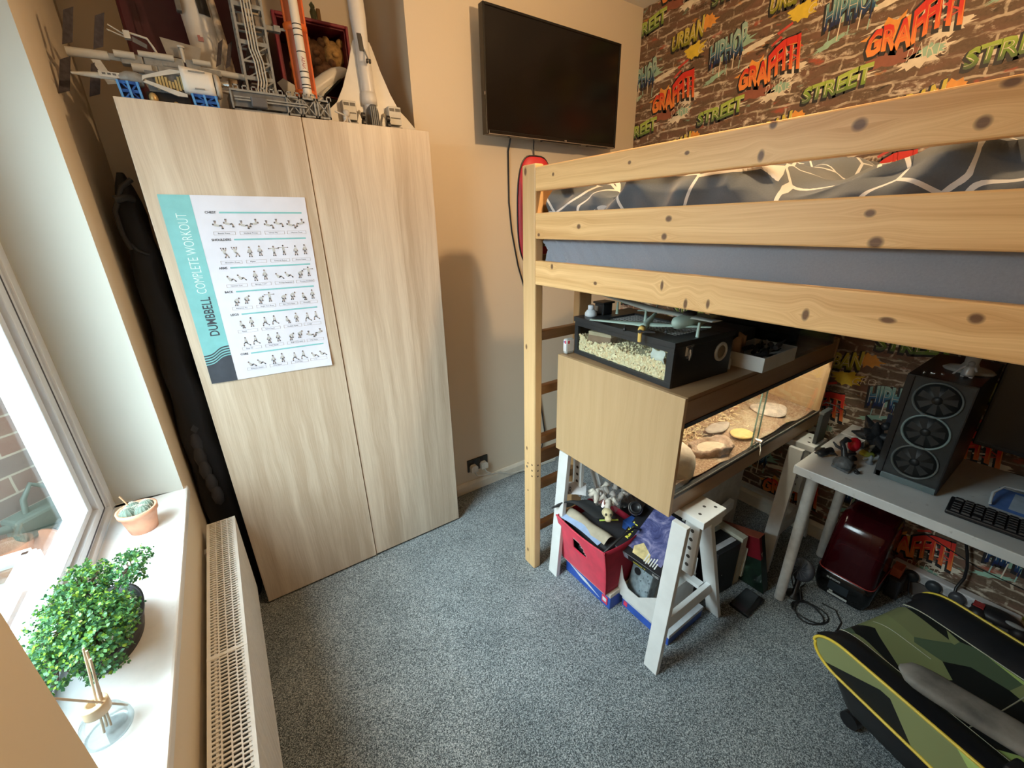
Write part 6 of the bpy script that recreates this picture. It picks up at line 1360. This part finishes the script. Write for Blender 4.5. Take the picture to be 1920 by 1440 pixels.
for k in range(4):
    xx = .258+k*.0088; mb.tube([(xx+.002, ty0-.010, zt), (xx+.002, ty0-.010, zt+.022), (xx+.009, ty0-.010, zt+.045), (xx+.009, ty0-.010, zt+.105), (xx+.001, ty0-.010, zt+.14), (xx+.008, ty0-.010, H1)], .0026, 6)
part(mb, 'service_pipe', pm((.48, .48, .46), .35), t)
mb = MB()
for k, zz in enumerate(lev[4:]): mb.box(tx0+.014, ty0+.012, zz+.006, tx0+.034, ty1-.006, zz+.034); mb.box(tx1-.022, ty0+.010, zz+.006, tx1-.002, ty1-.01, zz+.036)
part(mb, 'tower_cabin', pm((.20, .17, .14), .5, var=.4, scale=50), t)
part(MB().box(tx1, 1.97, 2.292, .365, 1.99, 2.306).box(.352, 1.962, 2.290, .372, 1.985, 2.308).bar((.37, 1.97, 2.30), (.395, 1.962, 2.30), .004, .008), 'swing_arm', M_lg, t)
M_or = pm((.72, .145, .025), .3, var=.08); M_or2 = pm((.40, .085, .025), .35)
part(MB().lathe([(.030, 0), (.034, .01), (.034, .50), (.036, .51), (.036, .54), (.030, .60), (.004, .67)], (.424, 1.97, 2.098), 22), 'orange_core_stage', M_or2, t)
part(MB().box(.388, 1.955, 2.10, .396, 1.965, 2.64).box(.452, 1.955, 2.10, .460, 1.965, 2.64), 'orange_edge', M_or, t); part(MB().lathe([(.040, .0), (.040, .02), (.033, .024)], (.424, 1.97, 2.300), 22).lathe([(.0365, 0), (.0365, .016)], (.424, 1.97, 2.104), 22), 'orange_collar', M_or, t)
bx, by = .421, 1.926
part(MB().lathe([(.016, 0), (.0155, .03), (.0150, .04), (.0150, .54), (.010, .58), (.002, .62)], (bx, by, 2.082), 22), 'white_booster', pm((.76, .73, .68), .35, var=.03), t)
mb = MB()
for zz in (2.118, 2.128, 2.150, 2.168, 2.228, 2.276, 2.294, 2.308): mb.lathe([(.0153, 0), (.0153, .003)], (bx, by, zz), 22)
part(mb, 'black_band', M_black, t)
mb = MB(); text(mb, 'NASA', lambda u, v: (bx+.014*math.sin((v-.0055)/.015)*1.08, by-.0156*math.cos((v-.0055)/.015), 2.178+u), .011, 0, .036, offset=.01); part(mb, 'lettering', pm((.35, .05, .06), .4), t, fixn=False)
part(MB().lathe([(.022, 0), (.018, .022), (.015, .024)], (bx+.004, by+.004, 2.082), 18), 'nozzle', pm((.66, .60, .48), .3), t)
# orbiter on a stand
t = T('model_orbiter', 'white model shuttle with black belly tilted nose up on a stand', 'model', (.50, 2.14, ZW))
Mo = TR(.505, 2.13, 2.180) @ RY(-.62) @ RX(.35)
mb = MB(); fuselage(mb, [(-.12, .020, 0), (-.10, .028, .0), (.06, .028, 0), (.10, .026, -.002), (.135, .018, -.006), (.155, .006, -.010)], 0, 16); mb.v = [tuple(Mo @ Vector(p)) for p in mb.v]; part(mb, 'fuselage', pm((.70, .69, .65), .35, var=.04), t)
mb = MB(); mb.ext([(-.12, -.115, -.018), (-.08, -.118, -.018), (.0, -.045, -.018), (.08, -.024, -.018), (.08, .024, -.018), (.0, .045, -.018), (-.08, .118, -.018), (-.12, .115, -.018)], (0, 0, .008), 0, Mo); part(mb, 'wing', pm((.64, .63, .58), .4), t)
mb = MB(); mb.ext([(-.12, -.112, -.026), (.0, -.043, -.026), (.10, -.022, -.024), (.14, 0, -.022), (.10, .022, -.024), (.0, .043, -.026), (-.12, .112, -.026)], (0, 0, .0078), 0, Mo); part(mb, 'heat_shield', pm((.008, .012, .012), .3), t)
mb = MB(); mb.ext([(-.125, -.002, .024), (-.06, -.002, .024), (-.10, -.002, .085), (-.13, -.002, .085)], (0, .004, 0), 0, Mo); part(mb, 'tail_fin', M_lw, t)
mb = MB(); mb.box(.108, -.014, .012, .124, .014, .018, 0, Mo @ RY(.3)); part(mb, 'cockpit_window', pm((.10, .08, .07), .3), t)
part(MB().cyl((.50, 2.15, ZW), (.50, 2.15, 2.17), .006, n=10).box(.45, 2.11, ZW, .55, 2.19, ZW+.008), 'display_stand', M_tan, t)
# supersonic airliner standing on its tail
t = T('model_airliner', 'white model delta wing airliner standing nose up by the wall', 'model', (.68, 2.0, ZW))
cx, yc = .685, 2.03
half = [(2.030, .20), (2.050, .199), (2.085, .165), (2.115, .130), (2.17, .098), (2.25, .064), (2.322, .040), (2.34, .032)]
pts = [(cx-.004+w, yc, z) for z, w in half]+[(cx-.004-w, yc, z) for z, w in half[::-1]]
part(MB().ext(pts, (0, .008, 0)), 'delta_wing', pm((.66, .65, .62), .35, var=.03), t, bevel=.002)
mb = MB(); z_ = [(2.04, .016), (2.10, .024), (2.16, .027), (2.34, .027), (2.41, .031), (2.56, .030), (2.64, .022), (2.72, .010), (2.77, .003)]
mb.tube([(cx-.012*(z-2.04)/.4, yc-.012, z) for z, r in z_], [r for z, r in z_], 20); mb.lathe([(.030, 0), (.031, .02), (.028, .045)], (cx-.004, yc-.012, 2.115), 20); part(mb, 'fuselage', pm((.72, .71, .69), .3, var=.03), t)
part(MB().grid(lambda u, v: (cx-.0285+.021*u-.004*v, yc-.0395+.002*abs(u-.5), 2.292+.058*v), 4, 4), 'gear_bay', M_black, t)
part(MB().tube([(cx-.010, yc-.038, 2.30), (cx-.006, yc-.062, 2.262)], .003, 8), 'nose_gear_leg', M_lg, t); part(MB().cyl((cx-.014, yc-.064, 2.255), (cx-.009, yc-.064, 2.255), .008, n=12).cyl((cx-.003, yc-.064, 2.255), (cx+.002, yc-.064, 2.255), .008, n=12), 'nose_wheel', M_black, t)
for s_ in (-1, 1):
    mb = MB(); bx0 = cx+s_*.095
    mb.box(bx0-.028, yc-.034, 2.050, bx0+.026, yc, 2.118); part(mb, 'engine_nacelle', M_lw, t, bevel=.002)
    part(MB().box(bx0-.024, yc-.0352, 2.100, bx0-.003, yc-.034, 2.111).box(bx0+.001, yc-.0352, 2.100, bx0+.022, yc-.034, 2.111).box(bx0-.022, yc-.0352, 2.073, bx0+.022, yc-.034, 2.077), 'engine_intake', M_black, t)
    part(MB().box(bx0-.028, yc-.036, ZW+.002, bx0+.026, yc, 2.042), 'engine_nozzle', M_dg2, t)
    part(MB().cyl((cx+s_*.052, yc-.008, 2.09), (cx+s_*.050, yc-.05, 2.055), .005, n=8), 'gear_leg', pm((.52, .46, .36), .3, .4), t); part(MB().cyl((cx+s_*.052-.006, yc-.055, 2.04), (cx+s_*.052+.006, yc-.055, 2.04), .013, n=14).cyl((cx+s_*.052-.006, yc-.055, 2.065), (cx+s_*.052+.006, yc-.055, 2.065), .012, n=14), 'main_wheel', M_black, t)
mb = MB(); mb.lathe([(.026, 0), (.025, .05), (.018, .07)], (cx, yc-.020, 2.045), 18); part(mb, 'tail_cone', M_dg2, t)
mb = MB()
for k in range(4): mb.cyl((cx-.012+k*.008, yc-.046, ZW), (cx-.014+k*.008, yc-.046, 2.105), .0022, n=6)
mb.box(cx-.03, yc-.06, ZW, cx+.03, yc-.03, ZW+.010); part(mb, 'display_strut', M_lg, t)
t = T('white_robot_toy', 'little white jointed toy between the launch platform and airliner', 'figure', (.535, 1.90, ZW))
part(MB().ball((.545, 1.90, ZW+.040), (.014, .012, .014), 12).lathe([(.008, 0), (.010, .02), (.006, .03)], (.54, 1.90, ZW+.005), 10), 'body', pm((.55, .53, .49), .4), t); part(MB().tube([(.54, 1.895, ZW+.03), (.52, 1.89, ZW+.036), (.50, 1.888, ZW+.040)], .003, 6).tube([(.545, 1.895, ZW+.025), (.53, 1.89, ZW+.01), (.525, 1.89, ZW)], .0035, 6).tube([(.55, 1.895, ZW+.025), (.555, 1.89, ZW)], .0035, 6), 'limbs', pm((.55, .53, .49), .4), t)
# ================================================================ CAMOUFLAGE GAMING CHAIR
def camo(name, s=10.0, seed=0.0, dark=1.0):
    n = NT(name); v = n.obj(); mp = n.N('Mapping'); n.setin(mp, '0', v); mp.inputs['Location'].default_value = (seed, seed*.7, 0); mp.inputs['Scale'].default_value = (1, .6, 1.1)
    vo = n.N('TexVoronoi'); vo.inputs['Scale'].default_value = s; n.setin(vo, 'Vector', mp.outputs[0]); h = n.sep(vo.outputs['Color'])[0]
    col = n.ramp(h, [(0, (.008, .010, .010)), (.24, (.23, .27, .12)), (.48, (.085, .13, .075)), (.62, (.44, .60, .19)), (.80, (.20, .225, .105))], 'CONSTANT')
    f = n.noise(v, 300, 3); n.bsdf(col, .48, 0, f, .12, .001, .4); return n.mat
M_cam = camo('camo_leatherette'); M_cam2 = camo('camo_leatherette_side', 8.0, 3.1); M_blk = pm((.010, .011, .014), .42, bump=.05); M_pip = pm((.72, .55, .06), .4)
M_dusty = NT('dusty_armrest'); v_ = M_dusty.obj(); a_ = M_dusty.noise(v_, 14, 5, .6); M_dusty.bsdf(M_dusty.ramp(a_, [(.3, (.10, .105, .10)), (.7, (.26, .26, .245))]), .6)
ch = T('gaming_chair', 'green camouflage gaming chair with yellow piping in the lower right corner', 'chair', (1.455, .100, 0), rz=math.radians(-16.9))
def bol(s, mats, name):
    "side bolster: u along the length from the front, v around the section from outer bottom over the top to the seam"
    mb = MB()
    def fn(u, v):
        u = u*u
        yl = .05-.56*u; fr = min(1, u/.14); q = math.sqrt(max(0, 1-(1-fr)**2)); rise = .020*u
        zb = .452-.052*q; zt = .452+.050*q+rise
        if v < .35: x, z = .238, zb+(zt-zb)*(v/.35)
        else:
            w = (v-.35)/.65; x = .238-.098*w; z = zt+.006*math.sin(w*PI*.8)*q-.030*w*w*q
        yy = yl+.012*math.sin(min(1, max(0, (v-.3)/.4))*PI)*(1-fr)
        return (s*x, yy, z)
    mb.grid(fn, 40, 20, 0); o = B(mb, name, mats, ch, local=True)
    for p in o.data.polygons:
        cx_ = abs(p.center.x); p.material_index = 0 if cx_ > .2365 else (1 if cx_ > .150 else 1)
    pp = MB(); top = [fn(k/30, .35) for k in range(31)]; bot = [fn(k/30, 0) for k in range(31)]
    ol = [(s*.2395, p[1], p[2]) for p in bot[::-1]]+[(s*.2395, p[1], p[2]) for p in top]
    pp.tube(ol, .0042, 8); B(pp, 'piping', M_pip, o, local=True)
    sm = MB(); sm.tube([fn(k/30, 1.0) for k in range(2, 31)], .0016, 6); B(sm, 'seam', pm((.50, .52, .40), .7), o, local=True)
    return o
bol(-1, [M_cam2, M_blk], 'left_bolster'); bol(1, [M_cam2, M_blk], 'right_bolster')
def seat(u, v):
    y = .072-.58*v; fr = min(1, v/.16); q = math.sqrt(max(0, 1-(1-fr)**2)); x = -.142+.284*u; z = .392+.082*q-.012*math.sin(u*PI)*q+.012*v; return (x, y, z)
mb = MB(); mb.grid(seat, 24, 40); mb.grid(lambda u, v: (-.142+.284*u, .072-.02*v, .392-.03*v), 6, 2); B(mb, 'seat_cushion', M_cam, ch, local=True)
mb = MB(); mb.tube([seat(u/20, .55) for u in range(21)], .0016, 6); mb.tube([seat(.5, .05+k/20*.5) for k in range(11)], .0012, 6); B(mb, 'stitching', pm((.36, .38, .30), .7), ch, local=True)
mb = MB(); loft(mb, [rr_(-.17, -.44, .17, -.06, .05, .255), rr_(-.20, -.47, .20, -.02, .06, .285), rr_(-.222, -.48, .222, .02, .06, .37), rr_(-.225, -.48, .225, .03, .06, .395), rr_(-.20, -.46, .20, .02, .06, .405)]); B(mb, 'seat_pan', M_blk, ch, local=True)
B(MB().cyl((0, -.25, .10), (0, -.25, .32), .026), 'gas_lift', M_blk, ch, local=True)
for k in range(5):
    a = 2*PI*k/5+PI/2; c, s_ = math.cos(a), math.sin(a)
    L = B(MB().tube([(.02*c, -.25+.02*s_, .125), (.16*c, -.25+.16*s_, .105), (.25*c, -.25+.25*s_, .078)], [.030, .024, .018], 10), 'base_leg', M_blk, ch, local=True)
    B(MB().cyl((.25*c-.012*s_, -.25+.25*s_+.012*c, .028), (.25*c+.012*s_, -.25+.25*s_-.012*c, .028), .028, n=18).cyl((.25*c, -.25+.25*s_, .03), (.25*c, -.25+.25*s_, .078), .008, n=8), 'castor', M_black, L, local=True)
for s_ in (-1, 1):
    if s_ > 0: y0, y1, xa, xb = -.40, -.62, .27, .27
    else: y0, y1, xa, xb = -.140, -.40, -.262, -.170
    mb = MB(); d = Vector((xb-xa, y1-y0, 0)); k = 16; rings = []
    for i in range(k+1):
        u = i/k; e = math.sqrt(max(.02, 1-abs(2*u-1)**6)); c = Vector((xa, y0, .612))+d*u; sd = Vector((-d.y, d.x, 0)).normalized(); ring_ = []
        for j in range(14):
            a = 2*PI*j/14; ring_.append(c+sd*(.040*e*math.copysign(abs(math.cos(a))**.6, math.cos(a)))+Vector((0, 0, .015*e*math.copysign(abs(math.sin(a))**.7, math.sin(a)))))
        rings.append(ring_)
    loft(mb, rings); pad = B(mb, 'armrest_pad', M_dusty.mat, ch, local=True)
    m_ = Vector((xa, y0, 0))*.2+Vector((xb, y1, 0))*.8
    B(MB().box(s_*.25-.022, m_.y-.05, .36, s_*.25+.022, m_.y+.01, .598), 'armrest_post', M_blk, ch, local=True, bevel=.006)
mb = MB(); mb.grid(lambda u, v: (-.25+.5*u, -.55-.16*v-.02*math.sin(u*PI)+.05*(abs(u-.5)*2)**3, .44+.82*v), 20, 24); o = B(mb, 'backrest', M_cam, ch, local=True); sm = o.modifiers.new('thick', 'SOLIDIFY'); sm.thickness = .08; sm.offset = 0

# separate every loose piece of the small repeated parts
for o in list(COL.objects):
    if o.type == 'MESH' and o.name.split('.')[0] in ('switch', 'bolt_hole', 'bolt', 'side_cover', 'screw_hole', 'peg_hole', 'white_module', 'name_stripe', 'ears', 'platform_foot', 'windows', 'feet', 'arms', 'eye_sockets', 'nose_wheel', 'main_wheel', 'engine_intake', 'gold_wheel', 'front_ports', 'truss', 'engine', 'display_foot', 'module_block', 'white_radiator', 'socket_outlet', 'rivets', 'speaker_slots', 'rib', 'stitching', 'orange_edge', 'orange_collar', 'black_band', 'cargo', 'shoulder_strap', 'convector_core', 'wing_feathers', 'swing_arm', 'limbs', 'red_banner_'):
        if o.name.split('.')[0] not in ('wing_feathers', 'cargo', 'shoulder_strap'): explode(o)
REN = {'ears': 'ear', 'windows': 'window', 'feet': 'foot', 'arms': 'arm', 'eye_sockets': 'eye_socket', 'rivets': 'rivet', 'speaker_slots': 'speaker_slot', 'front_ports': 'port', 'limbs': 'limb'}
for o in COL.objects:
    b_ = o.name.split('.')[0]
    if b_ in REN and o.parent: o.name = REN[b_]
